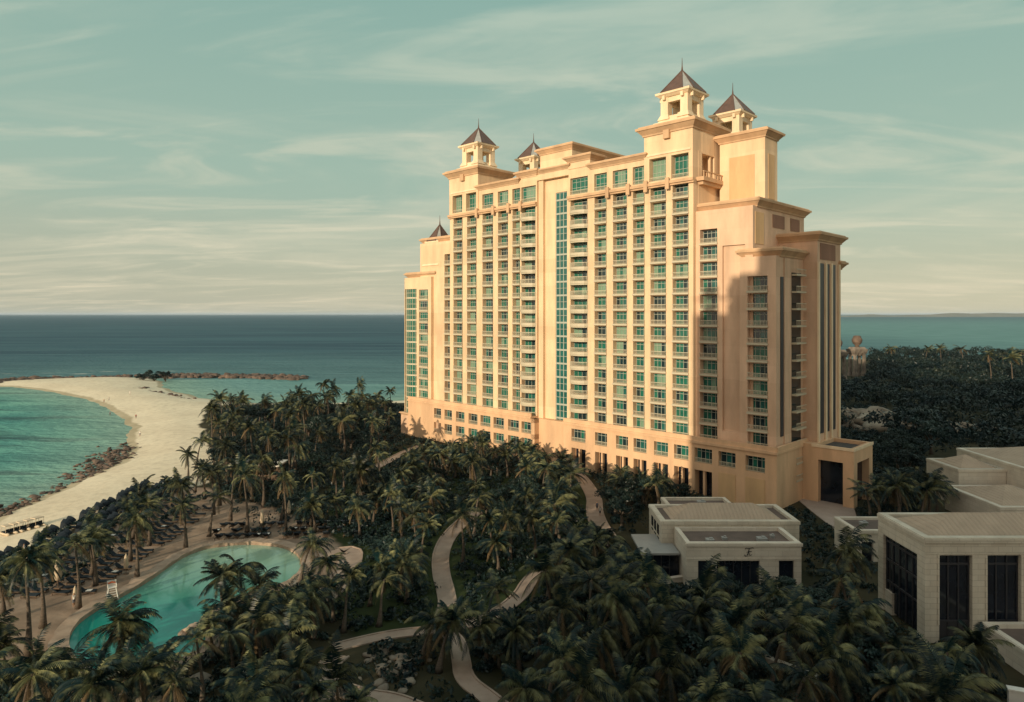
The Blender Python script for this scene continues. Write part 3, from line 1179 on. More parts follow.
# right lower wing
l0, l1 = 0.0, 7.2
lr_ = wing(l0, l1, 1.6, 12.3, 48.0)
w = MB()
cb = (T(767.5), T(747.5))
wall_grid(w, l0, l1, 0.0, 1.6, ZP, 46.9, {cb: open_col(*cb, low_fl, vg=1.25)})
tb(w, l0 - .22, l0, 3.2, V_(789.5) - .1, ZP, 46.6)
w.build('front_wall', M['stucco_shaded'], lr_)
s = MB()
tb(s, l0 - .12, l0 + .02, 1.75, 3.0, 13, 43)
s.build('slit_glazing', M['frame_dark'], lr_)
side0, side1 = V_(791.5), V_(800.5)
s = MB()
tb(s, l0 - .05, l0 + .02, side0, side1, 3, 44)
s.build('side_glazing', M['glass_dark'], lr_)
for z in [4.1 + FL * i for i in range(13)]:
    s = MB()
    tb(s, l0 - 1.1, l0 - .06, side0 - .1, side1 + .2, z - .35, z)
    tb(s, l0 - 1.1, l0 - 1.0, side0 - .1, side1 + .2, z + .85, z + 1.0)
    for q in range(8):
        y = side0 + (side1 - side0) * q / 7
        tb(s, l0 - 1.08, l0 - 1.02, y - .03, y + .03, z, z + .85)
    s.build('balcony', M['rail'], lr_)
# right rear wing
b0 = -2.75
rr_ = wing(b0, 17, 12.3, 24.4, 51.6)
tb_ = MB()
for a, b in ((819.5, 823.5), (826, 829), (831.5, 835)):
    tb(tb_, b0 - .12, b0 + .02, V_(a, b0), V_(b, b0), 12.5, 46)
tb_.build('slit_glazing', M['frame_dark'], rr_)
tb_ = MB()
tb(tb_, b0 - .1, b0 + .02, V_(820, b0), V_(835, b0), 46.8, 50.0)
tb_.build('panel', M['dark_panel'], rr_)
tb_ = MB()
for a in (816.9, 824.2, 829.8, 837.5):
    v = V_(a + .8, b0)
    tb(tb_, b0 - .35, b0 - .02, v - .35, v + .35, ZP, 46.2)
tb_.build('pilaster', M['trim'], rr_)
wing(b0 + .6, 15, 24.5, 26.3, 46.5)

# left middle and lower wings
ml = wing(TE1 - .02, 109, 2.6, 25, 58.0, material='stucco')
w = MB()
cb = (T(450.3, 1), T(444.5, 1))
wall_grid(w, TE1 - .02, 109, 1.0, 2.6, ZP, 56.9, {cb: open_col(*cb, mid_fl, vg=2.3, vr=0.80)})
w.build('front_wall', M['stucco'], ml)
e0, e1 = T(431), 115.3
ll = wing(e0, e1, 1.6, 14, 48.0, material='stucco')
w = MB()
cb = (T(428), T(419))
gb = (T(416.5), T(404.5))
wall_grid(w, e0, e1, 0, 1.6, -5, 46.9, {cb: open_col(*cb, [4.1] + low_fl, vg=.55), gb: [(1.0, 43.5)]})
w.build('front_wall', M['stucco'], ll)
# bowed glass bay with floor bands
bow = []
for k in range(9):
    f = k / 8
    bow.append((-(gb[0] + (gb[1] - gb[0]) * f), 0.75 - 1.5 * math.sin(math.pi * f)))
poly = bow + [(-gb[1], 1.5), (-gb[0], 1.5)]
s = MB()
s.prism(poly, 1.0, 43.4)
bayw = s.build('bay_glazing', M['glass_green'], ll)
s = MB()
cx_, cy_ = sum(p_[0] for p_ in poly) / len(poly), .6
big = [((x - cx_) * 1.03 + cx_, (y - cy_) * 1.06 + cy_) for x, y in poly]
for z in [1.0 + 1.65 * i for i in range(26)]:
    s.prism(big, z, z + (.42 if int(round((z - 1) / 1.65)) % 2 == 0 else .10))
for x, y in bow:
    s.box(x - .05, x + .05, y - .08, y + .04, 1.0, 43.4)
s.build('mullions', M['rail'], bayw)
wing(T(446, .5), e1 + .3, -1.2, 14, 6.2, k=.4)

# podium: two rows of loggias and a colonnade
pf, pv = -2.0, -0.4
w = MB()
P0, P1 = -1.0, 111.0
tb(w, P0, P1, pv, 12, -5, 10.3)
cols = {}
up = [(745.5, 765), (718.5, 735.5), (694.5, 712), (674, 688.5), (654, 668), (633.5, 646.5), (616, 628), (595, 607), (571.5, 585.5)]
for a, b in up:
    key = (T(b, pf), T(a, pf))
    cols[key] = open_col(*key, [6.5], 2.9, vg=pf + 1.0, vr=pf + .12, kind='podium')
for a, b in up[2:]:
    key = (T(b, pf), T(a, pf))
    cols[key] += [(-4.9, 5.0)]
R0 = TR0 - .1
wall_grid(w, P0, R0, pf, pv, -5, ZP - .42, cols)
cols = {}
upl = [(521.5, 534.5), (508, 519), (493.5, 504), (480.5, 490.5), (468.5, 477.5), (456, 464.5), (444.5, 452), (434, 441), ]
for a, b in upl:
    key = (T(b, pf), T(a, pf))
    cols[key] = open_col(*key, [2.5, 6.5], 2.8, vg=pf + 1.0, vr=pf + .12, kind='podium')
wall_grid(w, TR1 + .1, P1, pf, pv, -5, ZP - .42, cols)
tb(w, P0 - .2, R0 + .1, pf - .35, 12, ZP - .42, ZP + .05)
tb(w, TR1, P1, pf - .35, 12, ZP - .42, ZP + .05)
tb(w, P0 - .15, P0 + .4, pf + .1, 12, ZP + .05, ZP + .9)
tb(w, P0, R0, pf - .05, pf + .35, ZP + .05, ZP + .9)
tb(w, TR1 + .1, P1, pf - .05, pf + .35, ZP + .05, ZP + .9)
pod = w.build('podium', M['podium'], hotel)
s = MB()
for a, b in up[:2]:
    s_a, s_b = T(b, pf), T(a, pf)
    tb(s, s_a, s_b, pf - .1, pf, 0, 5.3)
s.build('panel', M['panel'], pod)
for a, b in up[2:]:
    s = MB()
    t0_, t1_ = T(b, pf), T(a, pf)
    tb(s, t0_ + .2, t1_ - .2, pv - .14, pv - .02, -.2, 4.6)
    s.build('glass_door', M['pav_glass'], pod)
for a, b in up[2:]:
    s = MB()
    t0_, t1_ = T(b, pf), T(a, pf)
    tb(s, (t0_ + t1_) / 2 - .22, (t0_ + t1_) / 2 + .22, pf + .3, pf + 1.0, -5, 5.0)
    s.build('column', M['podium'], pod)

# tall stair window in the recess
s = MB()
tb(s, GL0 + .02, GL1 - .02, 1.55, 1.75, .5, 65.5)
st = s.build('stair_glazing', M['glass_teal'], hotel)
s = MB()
for z in [.5 + FL * i + .2 for i in range(20)]:
    tb(s, GL0, GL1, 1.38, 1.56, z, z + .42)
    tb(s, GL0, GL1, 1.45, 1.56, z + 1.9, z + 2.0)
for f in (0.0, .33, .66, 1.0):
    t = GL0 + .1 + (GL1 - GL0 - .2) * f
    tb(s, t - .09, t + .09, 1.42, 1.57, .5, 65.5)
s.build('mullions', M['frame'], st)

# windows and balconies, the nearest hundred as parts of their own
cells.sort(key=lambda c_: c_[0])
GM = [M['glass_dark'], M['glass_green'], M['glass_curtain'], M['glass_teal']]
rw = random.Random(5)


def cell_window(pm, fm, c_):
    t0, t1, z0, z1, vg, vr, kind = c_
    a, b = t0 + .12, t1 - .12
    zb, zt = z0 + .05, z1 - .12
    n = 3 if (b - a) < 3.4 else 4
    sty = rw.random()
    for k in range(n):
        x0 = a + (b - a) * k / n
        x1 = a + (b - a) * (k + 1) / n
        if kind in ('top', 'loggia'):
            mi = rw.choice([1, 1, 2, 1])
        elif kind == 'podium':
            mi = rw.choice([0, 0, 3, 1])
        elif sty < .18:
            mi = rw.choice([1, 1, 2])
        elif sty < .5:
            mi = 1 if k >= n // 2 else 0
        elif sty < .58:
            mi = 2 if k >= n // 2 else rw.choice([0, 3])
        else:
            mi = rw.choice([0, 0, 3, 1])
        pm.quad((-x0, vg, zb), (-x0, vg, zt), (-x1, vg, zt), (-x1, vg, zb), mi)
    for k in range(n + 1):
        x = a + (b - a) * k / n
        tb(fm, x - .04, x + .04, vg - .09, vg - .003, zb, zt)
    tb(fm, a, b, vg - .09, vg - .003, zt - .1, zt + .03)
    tb(fm, a, b, vg - .075, vg - .003, z0 + (z1 - z0) * .74, z0 + (z1 - z0) * .74 + .09)
    if kind in ('top', 'loggia'):
        tb(fm, a, b, vg - .075, vg - .003, z0 + (z1 - z0) * .4, z0 + (z1 - z0) * .4 + .09)


def cell_balcony(bm, c_):
    t0, t1, z0, z1, vg, vr, kind = c_
    if kind == 'bow':
        pts = []
        for k in range(9):
            f = k / 8
            pts.append((-(t0 - .35 + (t1 - t0 + .7) * f), 0.1 - 1.55 * math.sin(math.pi * f) ** .6))
        bm.prism(pts, z0 - .62, z0 - .02)
        bm.prism([((x - pts[4][0]) * .96 + pts[4][0], y * .9) for x, y in pts], z0 - .95, z0 - .62)
        for (x0, y0), (x1, y1) in zip(pts, pts[1:]):
            bm.prism([(x0, y0), (x1, y1), (x1, y1 + .1), (x0, y0 + .1)], z0 + .88, z0 + 1.0)
            for q in range(3):
                x, y = x0 + (x1 - x0) * (q + .5) / 3, y0 + (y1 - y0) * (q + .5) / 3
                bm.box(x - .04, x + .04, y + .02, y + .08, z0 - .02, z0 + .88)
        return
    h = .95
    if kind == 'std':
        tb(bm, t0 - .1, t0 - .02, vr, vr + .21, z0 + h - .1, z0 + h)
        tb(bm, t1 + .02, t1 + .1, vr, vr + .21, z0 + h - .1, z0 + h)
    tb(bm, t0, t1, vr, vr + .09, z0 + h - .1, z0 + h)
    tb(bm, t0, t1, vr, vr + .09, z0 + .1, z0 + .17)
    n = max(4, int((t1 - t0) / .27))
    for q in range(n):
        t = t0 + (t1 - t0) * (q + .5) / n
        tb(bm, t - .035, t + .035, vr + .02, vr + .07, z0 + .17, z0 + h - .1)
    if kind == 'std':
        tb(bm, t0 - .1, t1 + .1, vr - .06, vr + .215, z0 - .36, z0 + .02)


rest_p, rest_f, rest_b = MB(), MB(), MB()
for n_, c_ in enumerate(cells):
    if n_ < 100:
        pm, fm, bm = MB(), MB(), MB()
    else:
        pm, fm, bm = rest_p, rest_f, rest_b
    cell_window(pm, fm, c_)
    cell_balcony(bm, c_)
    if n_ < 100:
        wo = pm.build('window', GM, hotel)
        fm.build('frame', M['frame'], wo)
        bm.build('balcony', M['rail'], hotel)
o = rest_p.build('glazing', GM, hotel)
tag(o, kind='stuff')
tag(rest_f.build('frame', M['frame'], o), kind='stuff')
tag(rest_b.build('railing', M['rail'], hotel), kind='stuff')

# entrance portico
q0, q1, r0, r1 = -10.4, -2.76, 9.5, 19.8
w = MB()
pz = 8.2
tb(w, q0, q0 + 1.9, r0, r0 + 1.9, -1, pz)
tb(w, q0, q0 + 1.9, r1 - 1.9, r1, -1, pz)
tb(w, q1 - 1.2, q1, r0, r0 + 1.9, -1, pz)
tb(w, q1, -1.02, r0, 12.2, -1, 11.0)
tb(w, q1 - .6, q1 - .02, r0 + 1.9, r1, -1, pz)
tb(w, q0, q1, r0, r1, pz, 10.2)
for a in ((q0, q1, r0, r0 + .7), (q0, q1, r1 - .7, r1), (q0, q0 + .7, r0 + .7, r1 - .7), (q1 - .7, q1, r0 + .7, r1 - .7)):
    tb(w, *a, 10.2, 11.0)
por = w.build('portico', M['podium'], hotel)
s = MB()
tb(s, q0 + .75, q1 - .75, r0 + .75, r1 - .75, 10.2, 10.32)
s.build('roof', M['roof_flat'], por)
s = MB()
tb(s, q0 + 1.9, q1 - 1.2, r0 + 1.3, r0 + 1.4, -.5, pz)
tb(s, q0 + 1.3, q0 + 1.4, r0 + 1.9, r1 - 1.9, -.5, pz)
s.build('window', M['pav_glass'], por)  # dark sheets set in the open portico for its shaded interior; no glazing
s = MB()
tb(s, q0 - .15, q1, r0 - .15, r0, 10.55, 11.1)
tb(s, q0 - .15, q0, r0, r1 + .15, 10.55, 11.1)
s.build('cornice', M['trim'], por)

# ------------------------------------------------------------------ neighbouring tower behind the camera: its shade lies over the garden
W_ = Vector((-SUN_H.y, SUN_H.x, 0))      # across the sun's direction, to the right
if W_.x < 0:
    W_ = -W_
TANE = math.tan(SUN_EL)
twin = empty('apartment_tower', (SUN_H.x * 50, SUN_H.y * 50, 0), math.atan2(W_.y, W_.x))
tag(twin, 'stepped cream tower standing behind the viewpoint and shading the right of the garden', 'hotel')
base = 190 * TANE
w = MB()
for a, b, z in ((-49.8, -42.3, 35.0), (-42.3, -36.4, 42.5), (-36.4, 46, 61.0)):
    w.box(a, b, -26, 0, 0, z + base)
w.build('wall', M['stucco_shaded'], twin)
c = MB()
for k in range(24):
    z = 6 + 3.3 * k
    c.box(-49.5, 46, 0.01, 0.9, z, z + .3)
c.build('balcony', M['rail'], twin)
g = MB()
for k in range(24):
    z = 6.4 + 3.3 * k
    for a in range(-48, 42, 5):
        g.box(a, a + 3.2, 0.01, .06, z, z + 2.3)
tag(g.build('glazing', M['glass_dark'], twin), kind='stuff')

# ------------------------------------------------------------------ the air
hz = MB()
hz.box(-40500, 40500, -400, 60500, -11, 96)
ho = hz.build('haze', [])
tag(ho, kind='stuff')
hm = bpy.data.materials.new('haze')
hm.use_nodes = True
hm.node_tree.nodes.clear()
ov = hm.node_tree.nodes.new('ShaderNodeOutputMaterial')
pv_ = hm.node_tree.nodes.new('ShaderNodeVolumePrincipled')
pv_.inputs['Color'].default_value = (0.70, 0.85, 1.0, 1)
pv_.inputs['Density'].default_value = 0.000024
pv_.inputs['Anisotropy'].default_value = 0.0
hm.node_tree.links.new(pv_.outputs[0], ov.inputs['Volume'])
ho.data.materials.append(hm)

# ------------------------------------------------------------------ low pavilions in the garden
def parapet_box(mb, x0, x1, y0, y1, z0, z1, p=0.5, d=0.55, cap=True):
    """block with a parapet round a sunk flat roof"""
    mb.box(x0, x1, y0, y1, z0, z1 - d)
    for a in ((x0, x1, y0, y0 + p), (x0, x1, y1 - p, y1), (x0, x0 + p, y0 + p, y1 - p), (x1 - p, x1, y0 + p, y1 - p)):
        mb.box(*a, z1 - d, z1)
    if cap:
        for a in ((x0 - .12, x1 + .12, y0 - .12, y0 - .002), (x0 - .12, x0 - .002, y0, y1), (x1 + .002, x1 + .12, y0, y1)):
            mb.box(*a, z1 - .5, z1 - .06)


def hip(mb, x0, x1, y0, y1, z0, h, run=None):
    run = run if run is not None else (y1 - y0) / 2
    ym = (y0 + y1) / 2
    v = [(x0, y0, z0), (x1, y0, z0), (x1, y1, z0), (x0, y1, z0), (x0 + run, ym, z0 + h), (x1 - run, ym, z0 + h)]
    mb.add(v, [(0, 1, 5, 4), (1, 2, 5), (2, 3, 4, 5), (3, 0, 4), (3, 2, 1, 0)])


def flat(parent, x0, x1, y0, y1, z, m='roof_dirty'):
    q = MB()
    q.box(x0, x1, y0, y1, z - .1, z)
    return q.build('roof', M[m], parent)


pa = empty('pavilion', (30, 97, 0))
tag(pa, 'low limestone pavilion with a dark emblem on its front wall and a grey side canopy', 'pavilion')
def A(x):
    return x - 30
def B(y):
    return y - 97
w = MB()
parapet_box(w, A(21.1), A(40.6), B(97.5), B(106.2), 0, 6.75, .7, .5)
parapet_box(w, A(24.2), A(34.5), B(106.25), B(112), 0, 6.3, .5, .5)
w.build('wall', M['pav'], pa)
w = MB()
fx = lambda px: A((px - 512) / F * 91.6)
ops = [(fx(696), fx(710), 0.0, 3.6), (fx(714.5), fx(757), 0.0, 3.6), (fx(776), fx(791), 0.0, 3.6)]
y0, y1 = B(90.6), B(97.5)
e = A(22.9)
for a, b, za, zb in ops:
    w.box(e, a, y0, y0 + .6, 0, 5.3)
    w.box(a, b, y0, y0 + .6, zb, 5.3)
    e = b
w.box(e, A(38.0), y0, y0 + .6, 0, 5.3)
w.box(A(22.9), A(23.5), y0 + .6, y1, 0, 5.3)
w.box(A(37.4), A(38.0), y0 + .6, y1, 0, 5.3)
for a in ((A(22.9), A(38.0), y0, y0 + .6), (A(22.9), A(38.0), y1 - .4, y1 - .02), (A(22.9), A(23.5), y0 + .6, y1 - .4), (A(37.4), A(38.0), y0 + .6, y1 - .4)):
    w.box(*a, 5.3, 5.95)
w.box(A(22.75), A(38.15), y0 - .14, y0 - .003, 5.5, 5.88)
w.box(A(22.9), A(38.0), y0 - .05, y0 - .002, 3.75, 3.95)
pw_ = w.build('front_wall', M['pav_trim'], pa)
flat(pa, A(23.5), A(37.4), y0 + .6, y1 - .4, 5.42)
flat(pa, A(24.7), A(34.0), B(106.75), B(111.5), 5.86)
flat(pa, A(21.8), A(39.9), B(98.2), B(105.5), 6.36)
w = MB()
hip(w, A(22.9), A(38.8), B(98.7), B(105.0), 6.4, 1.75, 3.4)
w.build('roof', M['seam'], pa)
w = MB()
for a, b, za, zb in ops:
    w.box(a + .02, b - .02, y0 + .35, y0 + .42, 0, 3.58)
gl = w.build('window', M['pav_glass'], pa)
w = MB()
for a, b, za, zb in ops:
    n = max(1, int((b - a) / 1.1))
    for k in range(n + 1):
        x = a + .06 + (b - a - .12) * k / n
        w.box(x - .05, x + .05, y0 + .26, y0 + .36, 0, 3.58)
w.build('frame', M['frame_dark'], gl)
# emblem: two flowing dark strokes of a monogram
em = MB()
ex, ez, ey = A((748.5 - 512) / F * 90.7), 4.75, y0 - .07
def stroke(pts, r=.05):
    em.tube([(ex + x * .92, ey, ez + z * .92) for x, z in pts], r * .72, 6)
stroke([(-.62, -.38), (-.50, -.58), (-.30, -.55), (-.16, -.30), (-.06, .10), (.02, .42), (.10, .60)], .06)
stroke([(-.55, .42), (-.40, .60), (-.10, .56), (.25, .58), (.55, .64), (.70, .56)], .06)
stroke([(-.34, .02), (-.1, .06), (.18, .10), (.42, .08)], .05)
stroke([(.10, .60), (.02, .30), (.0, -.05), (.06, -.36), (.24, -.46), (.40, -.32)], .05)
em.build('emblem', M['black'], pa)
# side canopy and the glazed corner under it
w = MB()
w.box(A(17.5), A(22.7), B(93.4), B(101.5), 3.35, 3.62)
w.box(A(17.9), A(22.3), B(93.8), B(101.1), 3.2, 3.35)
w.build('canopy', M['canopy'], pa)
w = MB()
w.box(A(18.2), A(21.0), B(94.3), B(100.8), 0, 3.2)
w.box(A(21.0), A(22.75), B(94.3), B(97.45), 0, 3.2)
g = w.build('window', M['pav_glass'], pa)
w = MB()
for k in range(5):
    x = A(18.2) + 1.1 * k
    w.box(x - .05, x + .05, B(94.2), B(94.3), 0, 3.2)
w.build('frame', M['frame_dark'], g)
w = MB()
for k in range(3):
    w.box(A(21.02), A(21.08), B(99 + 2 * k), B(100.1 + 2 * k), 4.3, 5.7)
    w.box(A(21.04), A(21.1), B(99 + 2 * k), B(100.1 + 2 * k), 3.7, 3.9)
w.build('window', M['pav_glass'], pa)

# tall pavilion at the right edge
pb_ = empty('pavilion', (60, 80, 0))
tag(pb_, 'tall limestone pavilion with deep dark windows between square piers', 'pavilion')
def A(x):
    return x - 60
def B(y):
    return y - 80
ZT = 11.5
w = MB()
yf, yb, xl, xr = B(75.5), B(85.2), A(45.2), A(78)
wins = [(A(46.75), A(50.35)), (A(52.0), A(55.7)), (A(57.4), A(61.0)), (A(62.7), A(66.3))]
e = xl
for a, b in wins:
    w.box(e, a, yf, yf + .9, 0, ZT - 1.9)
    e = b
w.box(e, xr, yf, yf + .9, 0, ZT - 1.9)
w.box(xl, xr, yf, yf + .9, ZT - 1.9, ZT - .6)
sw0, sw1 = B(77.0), B(84.0)
w.box(xl, xl + .9, yf + .9, sw0, 0, ZT - .6)
w.box(xl, xl + .9, sw1, yb, 0, ZT - .6)
w.box(xl, xl + .9, sw0, sw1, ZT - 2.3, ZT - .6)
w.box(xl + .15, xl + .9, sw1 - 1.6, sw1, 0, 2.6)
w.box(xl + .9, xr, yb - .6, yb, 0, ZT - .6)
for a in ((xl, xr, yf, yf + .8), (xl, xr, yb - .8, yb), (xl, xl + .8, yf + .8, yb - .8), (xr - .8, xr, yf + .8, yb - .8)):
    w.box(*a, ZT - .6, ZT)
w.box(xl - .12, xr, yf - .14, yf - .003, ZT - .55, ZT - .1)
w.box(xl - .14, xl - .003, yf - .12, yb, ZT - .55, ZT - .1)
w.box(xl - .06, xr, yf - .07, yf - .002, ZT - 1.75, ZT - 1.6)
for a, b in wins:
    w.box(a - .22, a, yf - .06, yf - .002, 2.0, ZT - 1.9)
    w.box(b, b + .22, yf - .06, yf - .002, 2.0, ZT - 1.9)
w.build('wall', M['pav'], pb_)
flat(pb_, xl + .8, xr - .8, yf + .8, yb - .8, ZT - .45)
w = MB()
hip(w, xl + 1.3, xr - 1.3, yf + 1.2, yb - 1.2, ZT - .35, 1.75, 4.4)
w.build('roof', M['seam'], pb_)
for a, b in wins:
    w = MB()
    w.box(a + .02, b - .02, yf + .55, yf + .65, .3, ZT - 1.92)
    o = w.build('window', M['pav_glass'], pb_)
    w = MB()
    for k in range(4):
        x = a + .1 + (b - a - .2) * k / 3
        w.box(x - .07, x + .07, yf + .42, yf + .56, .3, ZT - 1.92)
    for z in (2.1, 8.4):
        w.box(a + .02, b - .02, yf + .40, yf + .57, z, z + .22)
    w.box(a + .02, b - .02, yf + .50, yf + .58, .3, 2.1)
    w.build('frame', M['frame_dark'], o)
w = MB()
w.box(xl + .45, xl + .55, sw0 + .02, sw1 - .02, .3, ZT - 2.32)
o = w.build('window', M['pav_glass'], pb_)
w = MB()
for k in range(6):
    y = sw0 + .1 + (sw1 - sw0 - .2) * k / 5
    w.box(xl + .32, xl + .46, y - .07, y + .07, .3, ZT - 2.32)
for z in (3.6, 6.2, 8.4):
    w.box(xl + .3, xl + .47, sw0 + .02, sw1 - .02, z, z + .2)
w.build('frame', M['frame_dark'], o)

# annex in front of it and the small link building behind
an = empty('annex', (58, 66, 0))
tag(an, 'low flat-roofed limestone annex standing against the tall pavilion in the lower right corner', 'annex')
w = MB()
parapet_box(w, -7.0, 14, -10, 8.9, 0, 2.6, .6, .6)
w.build('wall', M['pav_trim'], an)
flat(an, -6.4, 13.4, -9.4, 8.3, 2.12)
ln = empty('link_building', (54, 103, 0))
tag(ln, 'small flat-roofed limestone building behind the tall pavilion beside the driveway', 'building')
w = MB()
parapet_box(w, -4, 6, -2.8, 4, 2.9, 4.6, .5, .5)
w.box(-4, -3.2, -2.8, 4, 0, 2.9)
w.box(-1.5, 6, -2.8, 4, 0, 2.9)
w.build('wall', M['pav_trim'], ln)
flat(ln, -3.5, 5.5, -2.3, 3.5, 4.2)
w = MB()
w.box(-3.2, -1.5, -2.3, 3.6, .0, 2.9)
w.build('window', M['pav_glass'], ln)

# cluster of low roofs further back
pc = empty('pavilion', (96, 130, 0))
tag(pc, 'low pale limestone blocks with tan hipped roofs beyond the palms at the right edge', 'pavilion')
for (x0, x1, y0, y1, z, hh) in ((-12.5, -3.6, -1, 9, 7.0, 1.0), (-3.5, 34, -12, 13.5, 8.2, 2.4), (-16, -3.6, -17, -2.5, 4.4, 1.2)):
    w = MB()
    parapet_box(w, x0, x1, y0, y1, 0, z, .7, .4)
    wl = w.build('wall', M['pav_trim'], pc)
    w = MB()
    hip(w, x0 + .9, x1 - .9, y0 + .9, y1 - .9, z - .2, hh + .9, min(x1 - x0, y1 - y0) / 2 - 1.1)
    w.build('roof', M['seam'], wl)
    w = MB()
    for k in range(3):
        xx = x0 + (x1 - x0) * (k + .5) / 3
        w.box(xx - 1.1, xx + 1.1, y0 - .06, y0 - .01, .6, min(z - 1.6, 3.4))
    w.build('window', M['pav_glass'], wl)

def roof_units(parent, spots):
    for (x, y, z, a, b, h) in spots:
        u = MB()
        u.box(x - a, x + a, y - b, y + b, z, z + h)
        u.box(x - a * .8, x + a * .8, y - b - .04, y - b, z + h * .3, z + h * .8)
        u.frust(x - a, x + a, y - b, y + b, z + h, z + h + .06, .05, .0)
        u.tube([(x + a * .3, y, z + h), (x + a * .3, y, z + h + .2)], min(a, b) * .6, 10)
        u.build('roof_unit', M['canopy'], parent)


roof_units(pa, ((-3.5, -4.6, 5.42, .5, .4, .45), (-1.2, -3.4, 5.42, .3, .3, .3), (3.6, -4.2, 5.42, .6, .45, .5), (5.6, -2.6, 5.42, .25, .25, .35), (0, 12.4, 5.86, .6, .5, .5)))
roof_units(an, ((-3, 4, 2.12, .8, .6, .7), (2, 6, 2.12, .5, .5, .5), (-4.5, -4, 2.12, .4, .4, .4)))
roof_units(ln, ((-1, 1, 4.2, .5, .4, .45), (2.5, .5, 4.2, .3, .3, .4)))

# beach hut and low walls
hp = at(258, 478)
hut = empty('beach_hut', (hp.x, hp.y, 0))
tag(hut, 'small open hut with a flat white roof among the palms behind the beach', 'hut')
w = MB()
w.box(-5.5, 5.5, -2.6, 2.6, 3.0, 3.3)
w.box(-5.7, 5.7, -2.8, 2.8, 3.3, 3.45)
w.build('roof', M['white'], hut)
w = MB()
for x in (-5, 0, 5):
    for y in (-2.2, 2.2):
        w.box(x - .15, x + .15, y - .15, y + .15, 0, 3.0)
w.box(-5, 5, 1.6, 2.1, 0, 2.9)
w.box(-5, 5, -2.1, -1.7, 0, 1.1)
w.build('frame', M['wood'], hut)


def low_wall(pa_, pb_2, h, th, label, m):
    a, b = at(*pa_), at(*pb_2)
    mid = (a + b) / 2
    d = b - a
    o = MB()
    n = 6
    L_ = d.length
    for k in range(n):
        o.box(-L_ / 2 + L_ * k / n, -L_ / 2 + L_ * (k + 1) / n, -th / 2, th / 2, -.2, h)
    o.box(-L_ / 2 - .08, L_ / 2 + .08, -th / 2 - .1, th / 2 + .1, h + .002, h + .14)
    r = o.build('garden_wall', M[m])
    r.location = (mid.x, mid.y, 0)
    r.rotation_euler = (0, 0, math.atan2(d.y, d.x))
    tag(r, label, 'wall')


low_wall((756, 660), (816, 684), .7, .5, 'low pale garden wall under the shaded palms left of the tall pavilion', 'pav_trim')
low_wall((1008, 706), (1040, 712), 1.6, .6, 'short white wall stub at the bottom of the right edge', 'white')
low_wall((655, 585), (690, 580), .6, .5, 'low pale wall below the canopy of the emblem pavilion', 'pav_trim')

# ruin tower beyond the palms on the right
def ruin(loc, s, label, ball=True):
    r = empty('gate_tower', loc, R(20))
    tag(r, label, 'tower')
    w = MB()
    for x in (-4, 4):
        for y in (-2, 2):
            w.frust(x - .8, x + .8, y - .8, y + .8, 0, 3, .6, .2)
            w.frust(x - .7, x + .7, y - .7, y + .7, 3, 15, .2, 0)
            w.frust(x - .9, x + .9, y - .9, y + .9, 15, 16, .1, .6)
    w.build('piers', M['ruin'], r)
    w = MB()
    w.frust(-5.4, 5.4, -3.4, 3.4, 16, 18.2, 0, .5)
    w.frust(-4.6, 4.6, -2.8, 2.8, 18.2, 19.6, .5, -.4)
    for x in (-3.2, 0, 3.2):
        w.frust(x - .8, x + .8, -3.0, 3.0, 13.6, 16, -.4, .5)
    w.build('lintel', M['ruin'], r)
    w = MB()
    prof = [(1.6, 19.6), (1.2, 20.6), (2.6, 22.0), (3.3, 23.6), (3.2, 25.0), (2.3, 26.2), (2.6, 26.7), (1.6, 27.3)]
    w.tube([(0, 0, z) for q, z in prof], [q for q, z in prof], 12)
    w.build('urn', M['rock'], r, smooth=True)
    r.scale = (s, s, s)
    return r


g1 = at(857, 376)
ruin((g1.x, g1.y, 0), .86, 'pale stone gate tower with a dark urn on top standing above the far trees')
g2 = at(837, 380)
ruin((g2.x, g2.y, 0), .84, 'stone gate tower mostly hidden by the corner of the hotel')

# ------------------------------------------------------------------ rocks
def boulders(name, spots, label, material, cat='rocks', seed=0):
    rr = np.random.default_rng(seed)
    import bmesh
    Vs, Fs, off = [], [], 0
    bm = bmesh.new()
    bmesh.ops.create_icosphere(bm, subdivisions=2, radius=1)
    bv = np.array([v.co[:] for v in bm.verts])
    bf = np.array([[v.index for v in f.verts] for f in bm.faces])
    bm.free()
    for (x, y, z, s) in spots:
        d = rr.normal(size=(4, 3))
        n_ = 1 + .22 * np.sin(bv @ d[0] * 2.1) + .18 * np.sin(bv @ d[1] * 3.3 + 1) + .10 * np.sin(bv @ d[2] * 6)
        v = bv * n_[:, None] * s * np.array([rr.uniform(.8, 1.4), rr.uniform(.8, 1.4), rr.uniform(.45, .8)])
        an_ = rr.uniform(0, 6.28)
        c_, s_ = math.cos(an_), math.sin(an_)
        v = np.stack([v[:, 0] * c_ - v[:, 1] * s_, v[:, 0] * s_ + v[:, 1] * c_, v[:, 2]], 1) + (x, y, z)
        Vs.append(v)
        Fs.append(bf + off)
        off += len(bv)
    o = np_mesh(name, np.concatenate(Vs), np.concatenate(Fs), material)
    tag(o, label, cat)
    return o


def along(px, n, w, z, smin, smax, seed):
    rr = random.Random(seed)
    pts = [at(x, y, z) for x, y in px]
    out = []
    for _ in range(n):
        f = rr.uniform(0, len(pts) - 1.001)
        k = int(f)
        p = pts[k].lerp(pts[k + 1], f - k)
        out.append((p.x + rr.gauss(0, w), p.y + rr.gauss(0, w), z + rr.uniform(-.3, .4), rr.uniform(smin, smax)))
    return out


